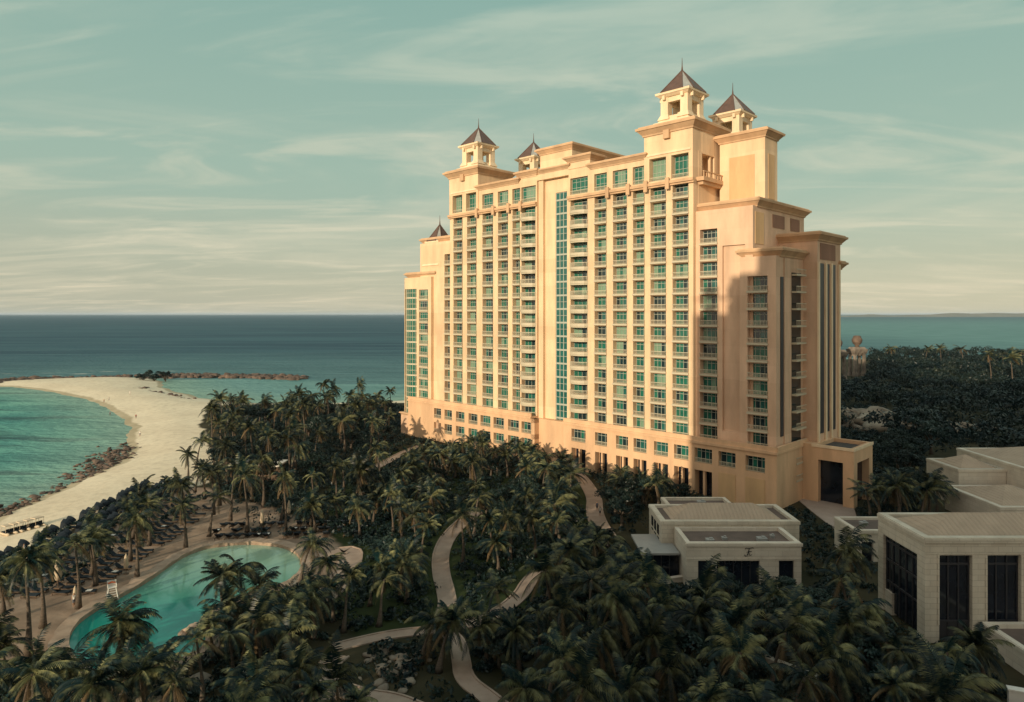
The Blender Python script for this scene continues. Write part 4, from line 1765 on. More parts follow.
boulders('rock_outcrop', along([(126, 446), (118, 456), (108, 463), (97, 471), (82, 479)], 480, 2.6, SEA - .15, .2, .75, 1),
         None, M['rock'], None, 1)['kind'] = 'stuff'
boulders('rock_outcrop', along([(70, 485), (48, 494), (28, 503), (4, 513), (-8, 520)], 170, 1.2, SEA - .1, .15, .6, 2),
         None, M['rock'], None, 2)['kind'] = 'stuff'
boulders('rock_outcrop', along([(-30, 385), (0, 384), (22, 382), (34, 380.5)], 110, 4.0, SEA, 1.4, 3.2, 3),
         'dark rocky point where the sand spit meets the left edge', M['rock'], 'rocks', 3)
boulders('rock_outcrop', along([(40, 379.6), (85, 378), (128, 377)], 120, 2.5, SEA, .9, 1.8, 4),
         'thin row of rocks along the seaward side of the sand spit', M['rock'], 'rocks', 4)
boulders('breakwater', along([(150, 377.5), (180, 376.6), (220, 376.6), (262, 377.3), (298, 378.6)], 420, 4.5, SEA, 1.1, 2.6, 5),
         'long brown rock breakwater running out past the green bush into the sea', M['rock'], 'breakwater', 5)
boulders('rock_outcrop', along([(138, 388), (155, 392.5), (172, 396), (190, 400)], 60, 1.6, -2.2, .5, 1.1, 6),
         'thin line of dark stones across the sand beside the small bay', M['rock'], 'rocks', 6)
boulders('rock_outcrop', [(p.x + random.gauss(0, 5), p.y + random.gauss(0, 4), random.uniform(0, 3.5), random.uniform(1.5, 4)) for p in [at(868, 426)] for _ in range(40)],
         'pale sculpted rocks round a hidden pool beyond the hotel portico', M['pale_rock'], 'rocks', 7)
boulders('rock_outcrop', along([(20, 690), (50, 668), (95, 690), (140, 682), (160, 700)], 50, 1.6, 0.1, .4, 1.1, 8),
         'tan rocks among the plants in the lower left corner', M['pale_rock'], 'rocks', 8)
boulders('rock_outcrop', along([(196, 633), (206, 624), (214, 632)], 12, .6, 0.1, .5, 1.0, 9),
         'tan boulders on the pool rim at the foot of the palm clump', M['coping'], 'rocks', 9)
pr = at(396, 664)
boulders('rock_outcrop', [(pr.x + random.gauss(0, 1.8), pr.y + random.gauss(0, 2.2), .1, random.uniform(.2, .6)) for _ in range(40)],
         None, M['pale_rock'], None, 10)['kind'] = 'stuff'
ps = at(946, 430)
wl = boulders('rock_outcrop', [(ps.x + random.gauss(0, 7), ps.y + random.gauss(0, 4), 1.2, random.uniform(.6, 1.5)) for _ in range(34)],
              'scattered pale stones in a clearing of the far wood', M['pale_rock'], 'rocks', 11)

# ------------------------------------------------------------------ vegetation
def palm_crown(seed, length=3.4, nf=19, droop=1.0, wind=0.35):
    rr = np.random.default_rng(seed)
    V, Fc = [], []

    def add(tri):
        b = len(V)
        V.extend(tri)
        for q in range(0, len(tri) - 2, 3):
            Fc.append((b + q, b + q + 1, b + q + 2))
    dry = []
    for i in range(nf):
        f0 = len(Fc)
        az = i * 2.399 + rr.uniform(-.3, .3)
        el = R(rr.uniform(-38, 30) if i < nf * .55 else rr.uniform(25, 78))
        L_ = length * rr.uniform(.82, 1.12)
        d = np.array([math.cos(az) * math.cos(el), math.sin(az) * math.cos(el), math.sin(el)])
        d += np.array([wind * .6, wind * .25, 0])
        d /= np.linalg.norm(d)
        p = np.array([0, 0, 0.0])
        n = 9
        pts = [p]
        for k in range(n):
            d = d + np.array([wind * .05, wind * .02, -.155 * droop * (0.5 + k / n)])
            d /= np.linalg.norm(d)
            p = p + d * L_ / n
            pts.append(p)
        pts = np.array(pts)
        ns = 28
        for s in range(ns):
            f = .10 + .90 * s / (ns - 1)
            q = f * n
            k = min(int(q), n - 1)
            c = pts[k] + (pts[k + 1] - pts[k]) * (q - k)
            t = pts[k + 1] - pts[k]
            t /= np.linalg.norm(t)
            side = np.cross(t, [0, 0, 1.0])
            side /= max(np.linalg.norm(side), 1e-6)
            ll = length * .215 * (math.sin(math.pi * min(1, .16 + .84 * f)) ** .6 + .12) * rr.uniform(.8, 1.15)
            for sg in (-1, 1):
                dv = side * sg * .80 + t * .62 + np.array([0, 0, -.28 - .3 * rr.random()])
                dv /= np.linalg.norm(dv)
                wv = t * .044
                mid = c + dv * ll * .5 + wv * 1.0
                tip = c + dv * ll + np.array([0, 0, -.10 * ll])
                add([c - wv, c + wv, mid])
                add([c - wv, mid, tip])
        # midrib
        for k in range(n):
            a_, b_ = pts[k], pts[k + 1]
            up = np.array([0, 0, .05])
            add([a_ - up, b_ - up * .6, b_ + up * .6])
            add([a_ - up, b_ + up * .6, a_ + up])
        if el < R(-22) and len(dry) < 1200:
            dry += range(f0, len(Fc))
    # a few nuts and leaf bases round the heart
    for i in range(9):
        a_ = rr.uniform(0, 6.28)
        c = np.array([math.cos(a_) * .25, math.sin(a_) * .25, -.25])
        s = .16
        o6 = [c + np.array(q) * s for q in ((1, 0, 0), (-1, 0, 0), (0, 1, 0), (0, -1, 0), (0, 0, 1), (0, 0, -1))]
        for a1, b1, c1 in ((0, 2, 4), (2, 1, 4), (1, 3, 4), (3, 0, 4), (2, 0, 5), (1, 2, 5), (3, 1, 5), (0, 3, 5)):
            add([o6[a1], o6[b1], o6[c1]])
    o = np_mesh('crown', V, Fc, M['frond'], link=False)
    o.data.materials.append(M['frond_dry'])
    mi = np.zeros(len(o.data.polygons), np.int32)
    mi[[q for q in dry if q < len(mi)]] = 1
    o.data.polygons.foreach_set('material_index', mi)
    return o.data


def trunk_mesh(seed, h=10.0, lean=.8):
    rr = random.Random(seed)
    mb = MB()
    pts, rad = [], []
    ax, ay = rr.uniform(-1, 1) * lean, rr.uniform(-1, 1) * lean
    n = 8
    for k in range(n + 1):
        f = k / n
        g = f * f
        pts.append((ax * g + .12 * math.sin(5 * f), ay * g, h * f))
        rad.append(.30 * (1 - f) ** 4 + .17 - .05 * f)
    mb.tube(pts, rad, 7)
    o = mb.build('trunk', M['trunk'], smooth=True)
    me = o.data
    bpy.data.objects.remove(o)
    return me, pts[-1]


CROWNS = [palm_crown(s, l, n, d, w_) for s, l, n, d, w_ in ((1, 3.4, 25, 1.15, .35), (2, 3.7, 27, 1.3, .55), (3, 3.1, 22, 1.0, .2), (4, 3.4, 26, 1.45, .35), (5, 3.9, 24, 1.2, .7), (6, 3.0, 28, 1.35, .15), (7, 3.3, 17, 1.6, .8), (8, 2.6, 30, .95, .1), (9, 3.8, 21, 1.7, .45), (10, 3.2, 15, .9, .3))]
TRUNKS = [trunk_mesh(s, 10.0, l) for s, l in ((1, .5), (2, 1.4), (3, .9), (4, .3))]


def palm(x, y, h, s, label, group=None, k=None, cat='palm tree', z=0.0, rnd=random):
    k = rnd.randrange(len(CROWNS)) if k is None else k
    me, top = TRUNKS[rnd.randrange(len(TRUNKS))]
    t = empty('palm_tree', (x, y, z - .1), rnd.uniform(-.6, .6))
    tag(t, label, cat, group)
    tr = mesh_obj('trunk', me, t)
    f = h / 10.0
    tr.scale = (s * .95, s * .95, f)
    cr = mesh_obj('crown', CROWNS[k], t)
    cr.location = (top[0] * s * .95, top[1] * s * .95, h)
    cr.scale = (s * rnd.uniform(.88, 1.1), s * rnd.uniform(.88, 1.1), s * rnd.uniform(.8, 1.25))
    cr.rotation_euler = (rnd.uniform(-.12, .12), rnd.uniform(-.12, .12), rnd.uniform(-.9, .9))
    return t


def leaf_cloud(centres, radii, n, size, seed, squash=.8, shell=.55):
    """many small leaf faces spread through clumps"""
    rr = np.random.default_rng(seed)
    C_ = np.repeat(np.asarray(centres, float), n, axis=0)
    Rd = np.repeat(np.asarray(radii, float), n)
    m = len(C_)
    d = rr.normal(size=(m, 3))
    d /= np.linalg.norm(d, axis=1)[:, None]
    d[:, 2] = np.abs(d[:, 2]) * 1.0 - .25
    rad = Rd * (shell + (1 - shell) * rr.random(m) ** .6) * rr.uniform(.75, 1.1, m)
    c = C_ + d * rad[:, None] * np.array([1, 1, squash])
    nrm = d + rr.normal(size=(m, 3)) * .55 + np.array([0, 0, .25])
    nrm /= np.linalg.norm(nrm, axis=1)[:, None]
    a = np.cross(nrm, rr.normal(size=(m, 3)))
    a /= np.linalg.norm(a, axis=1)[:, None]
    b = np.cross(nrm, a)
    sz = (size * rr.uniform(.6, 1.4, m) * (np.asarray(size) * 0 + 1))[:, None] if np.isscalar(size) else (np.repeat(size, n) * rr.uniform(.6, 1.4, m))[:, None]
    V = np.stack([c - a * sz, c + b * sz * .45, c + a * sz, c - b * sz * .45], 1).reshape(-1, 3)
    Fc = np.arange(m * 4).reshape(-1, 4)
    return V, Fc


def tree_kind(seed):
    rr = random.Random(seed)
    mb = MB()
    cs, rs = [], []
    mb.tube([(0, 0, 0), (.1, 0, 1.2), (0, .1, 2.4)], [.34, .26, .2], 8)
    for i in range(8):
        a = i * 2.4 + rr.uniform(-.4, .4)
        r = rr.uniform(.9, 2.6)
        z = rr.uniform(3.0, 5.4)
        p = (math.cos(a) * r, math.sin(a) * r, z)
        mb.tube([(0, .1, 2.0 + .05 * i), (p[0] * .5, p[1] * .5, z * .72), p], [.13, .09, .04], 6)
        cs.append(p)
        rs.append(rr.uniform(1.0, 1.7))
        for _ in range(2):
            cs.append((p[0] + rr.uniform(-1, 1), p[1] + rr.uniform(-1, 1), p[2] + rr.uniform(-.5, .8)))
            rs.append(rr.uniform(.6, 1.0))
    o = mb.build('trunk', M['trunk'], smooth=True)
    tm = o.data
    bpy.data.objects.remove(o)
    V, Fc = leaf_cloud(cs, rs, 150, .19, seed, .75, .45)
    c = np_mesh('crown', V, Fc, M['leaf'], link=False)
    return tm, c.data


TREES = [tree_kind(s) for s in (21, 22, 23)]


def broad_tree(x, y, s, label, group, rnd):
    k = rnd.randrange(3)
    t = empty('broadleaf_tree', (x, y, -.1), rnd.uniform(0, 6.28))
    tag(t, label, 'tree', group)
    t.scale = (s * rnd.uniform(.9, 1.15), s * rnd.uniform(.9, 1.15), s * rnd.uniform(.85, 1.1))
    mesh_obj('trunk', TREES[k][0], t)
    mesh_obj('crown', TREES[k][1], t)
    return t


# what must stay in view between the crowns, as seen from the terrace
clear_views = [
    [(62, 640), (110, 598), (150, 576), (186, 553), (236, 541), (290, 545), (304, 558), (300, 575), (262, 590), (200, 560), (205, 606), (170, 640), (120, 640), (90, 650)],  # pool
    [(436, 548), (448, 548), (452, 606), (444, 610), (436, 590)],
    [(446, 630), (482, 622), (510, 607), (528, 585), (520, 585), (500, 606), (470, 618)],
    [(582, 482), (592, 482), (602, 522), (592, 524)],
    [(458, 652), (468, 652), (480, 694), (466, 692)],
    [(640, 494), (770, 494), (806, 532), (802, 572), (690, 572), (640, 548)],
    [(874, 506), (1030, 500), (1030, 628), (984, 622), (930, 628), (876, 596)],
    [(834, 516), (880, 516), (880, 540), (836, 536)],
    [(922, 440), (1030, 440), (1030, 506), (976, 500), (926, 464)],
    [(786, 486), (822, 486), (836, 512), (818, 516)],
    [(400, 200), (400, 436), (440, 444), (470, 432), (540, 444), (600, 459), (640, 470), (700, 484), (800, 494), (875, 478), (880, 430), (845, 240), (680, 60), (480, 120)],
    [(-10, 382), (150, 378), (205, 398), (203, 440), (196, 458), (150, 478), (78, 520), (0, 562)],
    [(40, 596), (100, 560), (180, 520), (205, 528), (150, 560), (120, 590), (70, 622), (40, 630)],
]


def blocks_view(x, y, h, s):
    r = 2.4 * s
    P = np.array([(x + r * math.cos(a) * q, y + r * math.sin(a) * q, h + dz) for q in (0, .75) for a in np.arange(0, 6.28, .9) for dz in (-1.4 * s, 0, 1.0 * s)])
    pp = proj_np(P)
    return any(in_poly(pp, c_).any() for c_ in clear_views)


hot_poly = [(CX + (-t * Q) + v * Q, CY + t * Q + v * Q) for t, v in ((-1.8, -3.2), (116, -3.2), (116, 34), (-3.5, 34), (-3.5, 21), (-11.2, 21), (-11.2, 9), (-1.8, 9))]
sol = [hot_poly, [(16.5, 89), (39.5, 89), (42, 113), (16.5, 113)], [(44, 74), (80, 74), (80, 87), (44, 87)], [(48, 55), (80, 55), (80, 76), (48, 76)],
       [(49, 99), (61, 99), (61, 108), (49, 108)], [(79, 112), (131, 112), (131, 145), (79, 145)]]


def on_solid(P, pad=0):
    P = np.asarray(P)
    m = in_poly(P, pool) | (seg_dist(P, pool) < 1.2 + pad)
    for s_ in sol:
        m |= in_poly(P, s_)
        if pad:
            m |= seg_dist(P, s_) < pad
    for pth, wd in PATHS:
        m |= seg_dist(P, pth, closed=False) < wd + pad
    dr = proj_np(np.concatenate([P, np.zeros((len(P), 1))], 1))
    m |= in_poly(dr, [(784, 488), (830, 488), (856, 502), (866, 536), (838, 536), (810, 514)])
    return m


def scatter_palms(px_poly, n, hr, sr, gap, label, group, seed, ignore=False, kinds=None):
    rr = random.Random(seed)
    xs_ = [p[0] for p in px_poly]
    ys_ = [p[1] for p in px_poly]
    got, tries = [], 0
    while len(got) < n and tries < n * 60:
        tries += 1
        # even density on the ground, not in the picture
        wp = [at(*p) for p in px_poly]
        x = rr.uniform(min(p.x for p in wp), max(p.x for p in wp))
        y = rr.uniform(min(p.y for p in wp), max(p.y for p in wp))
        if not in_poly([(x, y)], [(p.x, p.y) for p in wp])[0]:
            continue
        if any((x - a) ** 2 + (y - b) ** 2 < gap * gap for a, b in ALL_PALMS):
            continue
        if on_solid([(x, y)], .2)[0]:
            continue
        h, s = rr.uniform(*hr), rr.uniform(*sr)
        ok = False
        for _ in range(3):
            if ignore or not blocks_view(x, y, h, s):
                ok = True
                break
            h *= .72
            if h < 3.2:
                break
        if not ok:
            continue
        ALL_PALMS.append((x, y))
        got.append((x, y))
        palm(x, y, h, s, label, group, None if kinds is None else rr.choice(kinds), rnd=rr)
    return len(got)


ALL_PALMS = []
NP_ = []


def single_palm(px, py, h, s, label, k, seed, z=0.0):
    p = at(px, py, z)
    ALL_PALMS.append((p.x, p.y))
    palm(p.x, p.y, h, s, label, None, k, z=z, rnd=random.Random(seed))


single_palm(196, 468, 6.5, 1.0, 'taller lone palm on the open sand beside the beach grove', 0, 1, -.8)
single_palm(188, 480, 5.6, .95, 'shorter lone palm on the open sand nearest the lounger rows', 2, 2, -.8)
single_palm(213, 424, 8.5, 1.25, 'palm at the beach end of the grove leaning over the sand', 1, 3, -.6)
single_palm(300, 585, 5.2, 1.0, 'short palm at the right end of the pool', 3, 4)
single_palm(92, 574, 5.4, 1.0, 'thin yellowing palm standing above the lounger rows', 4, 5)
single_palm(130, 560, 6.8, .95, 'tall palm between the lounger rows and the pool edge', 1, 6)
single_palm(95, 695, 6.4, 1.2, 'big dark palm standing in front of the near end of the pool', 1, 8)
single_palm(126, 688, 5.2, 1.05, 'second dark palm close beside the big one before the pool', 3, 9)
single_palm(28, 655, 10.0, 1.15, 'tall dark palm near the left edge below the loungers', 5, 10)
for i_, (px, py, h, s) in enumerate(((222, 634, 6.4, 1.15), (243, 628, 6.8, 1.15), (262, 634, 5.4, 1.0), (232, 652, 5.0, 1.0), (280, 640, 5.2, 1.0), (212, 662, 4.2, .95), (256, 656, 4.6, .95))):
    p = at(px, py)
    ALL_PALMS.append((p.x, p.y))
    palm(p.x, p.y, h, s, 'palm of the dense clump that bulges over the right side of the pool', 'palms of the clump over the pool', rnd=random.Random(40 + i_))

NP_.append(scatter_palms([(214, 424), (300, 414), (404, 412), (404, 446), (330, 478), (290, 505), (222, 500), (206, 462)], 64, (5.5, 11), (.85, 1.25), 3.8,
                         'coconut palm of the dense grove between the beach and the hotel', 'palms of the beach grove', 101))
NP_.append(scatter_palms([(60, 545), (140, 492), (205, 490), (292, 510), (300, 545), (190, 552), (130, 585), (60, 620), (0, 650), (0, 590)], 22, (6, 9.5), (.85, 1.1), 4.5,
                         'slim palm rising among the rows of dark loungers', 'palms among the loungers', 102))
NP_.append(scatter_palms([(296, 598), (330, 590), (350, 650), (300, 700), (215, 690), (225, 664), (290, 640)], 16, (4, 6.5), (.85, 1.15), 3.2,
                         'palm in the thicket to the right of the pool', 'palms right of the pool', 103))
NP_.append(scatter_palms([(-10, 668), (60, 690), (140, 700), (200, 672), (340, 700), (360, 790), (-40, 790)], 26, (3.6, 7.5), (.8, 1.15), 3.0,
                         'palm in the lower left corner between the pool and the bottom edge', 'palms of the lower left corner', 104))
NP_.append(scatter_palms([(300, 500), (360, 482), (420, 466), (470, 474), (580, 490), (575, 530), (560, 575), (500, 580), (430, 620), (330, 640), (340, 590), (300, 545)], 54, (3.6, 7.5), (.85, 1.2), 3.8,
                         'palm in the middle of the garden around the pale winding paths', 'palms round the winding paths', 105))
NP_.append(scatter_palms([(420, 455), (470, 452), (540, 462), (620, 476), (720, 500), (780, 500), (780, 508), (640, 512), (560, 492), (430, 474)], 30, (3.6, 7.5), (.8, 1.1), 3.0,
                         'palm planted along the foot of the hotel', 'palms along the hotel foot', 106))
NP_.append(scatter_palms([(560, 545), (640, 575), (660, 600), (800, 590), (870, 600), (925, 650), (985, 690), (1000, 790), (480, 790), (470, 640), (540, 600)], 58, (4, 7.5), (.9, 1.3), 3.4,
                         'shaded palm in the dark garden in front of the low pavilions', 'palms of the shaded garden', 107))
NP_.append(scatter_palms([(850, 505), (925, 505), (985, 520), (870, 528)], 8, (4, 7), (1.0, 1.3), 3.2,
                         'palm between the driveway and the tan roofed blocks', 'palms by the driveway', 108))
rr = random.Random(9)
for i_, (px, dist, h) in enumerate(((991, 340, 17.5), (1012, 330, 16.5), (963, 470, 13.5), (941, 490, 13), (925, 500, 12), (892, 490, 12.5), (1003, 420, 13), (1022, 400, 15))):
    palm((px - 512) / F * dist, dist, h * .93, 1.35 + .5 * rr.random(), 'palm breaking the skyline above the far dark wood', 'palms on the far skyline', rnd=rr)
print('palms', NP_, len(ALL_PALMS) + 8)

single_palm(438, 672, 4.6, 1.15, 'bright bushy palm standing in front of the junction of the winding paths', 7, 21)
single_palm(420, 664, 3.8, 1.0, 'low palm just left of the junction of the winding paths', 3, 22)
single_palm(486, 664, 4.0, 1.0, 'low palm just right of the junction of the winding paths', 1, 23)
print('all palms', len(ALL_PALMS) + 8)
# broadleaf trees
def scatter_trees(px_poly, n, sr, gap, label, group, seed):
    rr = random.Random(seed)
    wp = [at(*p) for p in px_poly]
    got, tries = 0, 0
    while got < n and tries < n * 60:
        tries += 1
        x = rr.uniform(min(p.x for p in wp), max(p.x for p in wp))
        y = rr.uniform(min(p.y for p in wp), max(p.y for p in wp))
        if not in_poly([(x, y)], [(p.x, p.y) for p in wp])[0] or on_solid([(x, y)], 1.0)[0]:
            continue
        s = rr.uniform(*sr)
        if any((x - a) ** 2 + (y - b) ** 2 < gap * gap for a, b in ALL_TREES) or blocks_view(x, y, 4.6 * s, 1.1 * s):
            continue
        ALL_TREES.append((x, y))
        broad_tree(x, y, s, label, group, rr)
        got += 1
    return got


ALL_TREES = []
nt_ = [scatter_trees([(560, 545), (640, 575), (660, 600), (800, 590), (870, 600), (925, 650), (985, 690), (1000, 790), (480, 790), (470, 640), (540, 600)], 20, (.6, 1.05), 3.5,
                     'dark round-headed tree in the shaded garden before the low pavilions', 'trees of the shaded garden', 201),
       scatter_trees([(300, 500), (420, 466), (580, 490), (560, 575), (430, 620), (330, 640)], 24, (.6, 1.0), 4,
                     'small round-headed tree around the pale winding paths', 'trees round the winding paths', 202),
       scatter_trees([(214, 424), (404, 412), (404, 446), (330, 478), (290, 505), (222, 500)], 26, (.9, 1.5), 5,
                     'round-headed tree under the palms of the beach grove', 'trees of the beach grove', 203),
       scatter_trees([(800, 500), (930, 450), (980, 470), (880, 500)], 22, (1.0, 1.6), 5,
                     'round-headed tree between the hotel portico and the tan roofed blocks', 'trees by the portico', 204),
       scatter_trees([(620, 500), (790, 498), (812, 520), (800, 545), (600, 540)], 14, (.6, 1.0), 3.5,
                     'small dark tree beside the emblem pavilion', 'trees by the emblem pavilion', 205)]
bp_ = at(154, 381.5, SEA)
for k_, (dx, dy, s) in enumerate(((0, 0, 1.5), (-7, 1, 1.3), (7, -1, 1.3))):
    broad_tree(bp_.x + dx, bp_.y + dy, s, ('dense green tree in the middle of the clump at the tip of the sand spit', 'dense green tree at the left of the clump on the sand spit', 'dense green tree beside the breakwater at the tip of the sand spit')[k_], 'trees on the sand spit', random.Random(k_)).location.z = SEA - 2.6
print('trees', nt_)


# ground cover
def scatter_ground(bounds, n, seed):
    rr = np.random.default_rng(seed)
    return np.stack([rr.uniform(bounds[0], bounds[1], n), rr.uniform(bounds[2], bounds[3], n)], 1)


P = scatter_ground((-110, 140, 40, 270), 30000, 301)
P3 = np.concatenate([P, np.zeros((len(P), 1))], 1)
px_ = proj_np(P3)
ok = (px_[:, 0] > -60) & (px_[:, 0] < 1090) & (px_[:, 1] < 800)
ok &= ~on_solid(P, .5) & ~in_poly(px_, beach_px) & (coast_sd(P) > 25)
dk = in_poly(px_, deck_px)
lw = in_poly(px_, lawn_px)
rr_n = np.random.default_rng(302)
u = rr_n.random(len(P))
patch = np.sin(P[:, 0] * .21 + 2 * np.sin(P[:, 1] * .13)) * np.sin(P[:, 1] * .17 + 1.5 * np.sin(P[:, 0] * .11))
ok &= ~(dk & ((u > .10) | (px_[:, 0] < 230))) & ~(lw & (u > .64))
ok &= u < .66
P, px_ = P[ok], px_[ok]
near = np.min([seg_dist(P, p_, closed=False) for p_, w_ in PATHS], 0)
rad = np.minimum(rr_n.uniform(.5, 1.5, len(P)), .35 + near * .28) * np.where(rr_n.random(len(P)) < .12, 1.7, 1)
# keep planting low where it would hide a path, a wall foot or the pool
top = proj_np(np.concatenate([P, (rad * 1.3)[:, None]], 1))
bad = np.zeros(len(P), bool)
for c_ in [clear_views[0]] + clear_views[5:10]:
    bad |= in_poly(top, c_)
P, rad = P[~bad], rad[~bad]
hx = np.concatenate([np.stack([rr_n.choice([-74.6, -67.8, -61.3], 130) + rr_n.normal(0, .15, 130), rr_n.uniform(90, 138, 130)], 1),
                     np.stack([rr_n.uniform(18, 41, 60), rr_n.uniform(86.2, 89.4, 60)], 1)])
hx = hx[~on_solid(hx, .3) | (hx[:, 0] > 0)]
P = np.concatenate([P, hx])
rad = np.concatenate([rad, np.where(hx[:, 0] > 0, rr_n.uniform(.9, 1.6, len(hx)), rr_n.uniform(.4, .7, len(hx)))])
print('shrubs', len(P))
V, Fc = leaf_cloud(np.concatenate([P, (rad * .35)[:, None]], 1), rad, 46, .26, 303, .95, .5)
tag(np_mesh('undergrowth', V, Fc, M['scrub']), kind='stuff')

# the far wood on the right and the strip behind the hotel
P = scatter_ground((60, 620, 165, 640), 16000, 311)
ok = (coast_sd(P) > 12) & ~on_solid(P, 2)
px_ = proj_np(np.concatenate([P, np.zeros((len(P), 1))], 1))
ok &= (px_[:, 0] > 770) & (px_[:, 0] < 1120)
dp_ = P[:, 1]
ok &= rr_n.random(len(P)) < np.where(dp_ < 330, .8, .62)
for c_ in ([(846, 408), (892, 408), (892, 436), (846, 436)], [(938, 424), (968, 424), (968, 438), (938, 438)]):
    ok &= ~in_poly(px_, c_)
P = P[ok]
rad = rr_n.uniform(1.6, 4.8, len(P))
hh = rr_n.uniform(1.5, 6.0, len(P)) + 2.2 * np.sin(P[:, 0] * .045) * np.sin(P[:, 1] * .06)
print('far clumps', len(P))
tp = proj_np(np.concatenate([P, (hh + rad * .9)[:, None]], 1))
kp = ~((tp[:, 0] > 838) & (tp[:, 0] < 869) & (tp[:, 1] < 374))
for a_, b_, c2_, d_ in ((845, 891, 408, 427), (940, 967, 422, 436)):
    kp &= ~((tp[:, 0] > a_) & (tp[:, 0] < b_) & (tp[:, 1] > c2_) & (tp[:, 1] < d_))
P, rad, hh = P[kp], rad[kp], hh[kp]
V, Fc = leaf_cloud(np.concatenate([P, hh[:, None]], 1), rad, 60, .62, 312, .9, .6)
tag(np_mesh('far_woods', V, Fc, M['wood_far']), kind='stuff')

# ------------------------------------------------------------------ small things
def lounger_proto(hood):
    f = MB()
    f.box(-.35, .35, -1.0, 1.0, .24, .31)
    for x in (-.3, .3):
        for y in (-.9, .9):
            f.box(x - .04, x + .04, y - .04, y + .04, 0, .24)
    fm = f.build('frame', M['wood'])
    c = MB()
    c.box(-.34, .34, -1.0, .32, .312, .43)
    c.add([(-.34, .32, .31), (.34, .32, .31), (.34, 1.02, .80), (-.34, 1.02, .80), (-.34, .26, .42), (.34, .26, .42), (.34, .95, .92), (-.34, .95, .92)],
          [(0, 3, 2, 1), (4, 5, 6, 7), (0, 1, 5, 4), (1, 2, 6, 5), (2, 3, 7, 6), (3, 0, 4, 7)])
    cm = c.build('cushion', M['navy'])
    parts = [fm.data, cm.data]
    for o in (fm, cm):
        bpy.data.objects.remove(o)
    if hood:
        hd = MB()
        pts = []
        for i in range(5):
            a = math.pi * i / 4
            for k in range(5):
                b = math.pi * .5 * k / 4
                pts.append((-.85 * math.cos(a), 1.15 - 1.15 * math.cos(b) * (.35 + .65 * math.sin(a)), .35 + 1.25 * math.sin(a) * (.35 + .65 * math.sin(b))))
        hd.add(pts, [(i * 5 + k, i * 5 + k + 1, (i + 1) * 5 + k + 1, (i + 1) * 5 + k) for i in range(4) for k in range(4)])
        o = hd.build('hood', M['navy'])
        md = o.modifiers.new('s', 'SOLIDIFY')
        md.thickness = .05
        bpy.context.view_layer.update()
        me = bpy.data.meshes.new_from_object(o.evaluated_get(bpy.context.evaluated_depsgraph_get()))
        bpy.data.objects.remove(o)
        parts.append(me)
    return parts


LP, LH = lounger_proto(False), lounger_proto(True)
tw = MB()
tw.box(-.3, .3, -.55, .05, .432, .45)
tmesh = tw.build('towel', M['white'])
TOWEL = tmesh.data
bpy.data.objects.remove(tmesh)


def lounger(x, y, rz, z, hood, label, group, rnd):
    parts = LH if hood else LP
    t = empty('hooded_lounger' if hood else 'sun_lounger', (x, y, z), rz)
    tag(t, label, 'lounger', group)
    t.scale = (1.12, 1.12, 1.12)
    for nm, me in zip(('frame', 'cushion', 'hood'), parts):
        mesh_obj(nm, me, t)
    if rnd.random() < .16:
        mesh_obj('towel', TOWEL, t)


rl = random.Random(77)
nl = 0
for r_, x in enumerate((-76.5, -72.6, -69.4, -66.2, -63.0, -59.6, -56.2)):
    y = 88 + rl.uniform(0, 1)
    while y < (147 if r_ < 3 else 136 if r_ < 5 else 128):
        y += 1.75 if rl.random() < .85 else 3.4
        xx = x + rl.uniform(-.3, .3) + (y - 110) * -.02
        yy = y + rl.uniform(-.15, .15)
        if on_solid([(xx, yy)], 1.2)[0] or any((xx - a) ** 2 + (yy - b) ** 2 < .8 for a, b in ALL_PALMS):
            continue
        gz = float(ground_z(np.array([[xx, yy]]))[0])
        hood = r_ < 3
        lounger(xx, yy, R(90 + rl.uniform(-9, 9)), gz, hood,
                'navy hooded lounger in the rows along the edge of the sand' if hood else 'dark cushioned lounger in the rows between sand and pool',
                'hooded loungers along the sand' if hood else 'loungers between sand and pool', rl)
        nl += 1
for r_, y in enumerate((111.5, 114.2, 117.5)):
    x = -50.0
    while x < -26:
        x += 1.5 if rl.random() < .85 else 3.2
        if on_solid([(x, y)], .8)[0] or any((x - a) ** 2 + (y - b) ** 2 < .8 for a, b in ALL_PALMS):
            continue
        lounger(x + rl.uniform(-.1, .1), y + (x + 38) * .08, R(180 + rl.uniform(-9, 9)), 0, False, 'dark lounger on the terrace at the far round end of the pool', 'loungers at the far end of the pool', rl)
        nl += 1
print('loungers', nl)

# folded parasols
pm_ = MB()
pm_.tube([(0, 0, 0), (0, 0, 2.9)], .04, 6)
pm_.box(-.3, .3, -.3, .3, 0, .1)
pole_me = pm_.build('pole', M['wood'])
pm_ = MB()
pm_.tube([(0, 0, .75), (0, 0, 1.2), (0, 0, 2.4), (0, 0, 2.85)], [.22, .34, .20, .04], 8)
cl_me = pm_.build('canopy', M['cream_fabric'], smooth=True)
pmeshes = (pole_me.data, cl_me.data)
bpy.data.objects.remove(pole_me)
bpy.data.objects.remove(cl_me)
for px, py, s, label in ((58, 588, 1.45, 'tall folded cream parasol beside the path at the left of the pool deck'),
                         (126, 574, 1.0, 'folded cream parasol just behind the lifeguard chair'),
                         (75, 604, .8, 'small folded cream parasol among the loungers near the near pool edge'),
                         (262, 528, 1.1, 'folded cream parasol behind the round end of the pool'),
                         (289, 518, 1.1, 'folded cream parasol at the edge of the trees right of the pool terrace'),
                         (28, 570, .8, 'folded cream parasol among the hooded loungers at the left edge')):
    p = at(px, py)
    t = empty('parasol', (p.x, p.y, 0))
    tag(t, label, 'parasol')
    t.scale = (s, s, s)
    mesh_obj('pole', pmeshes[0], t)
    mesh_obj('canopy', pmeshes[1], t)

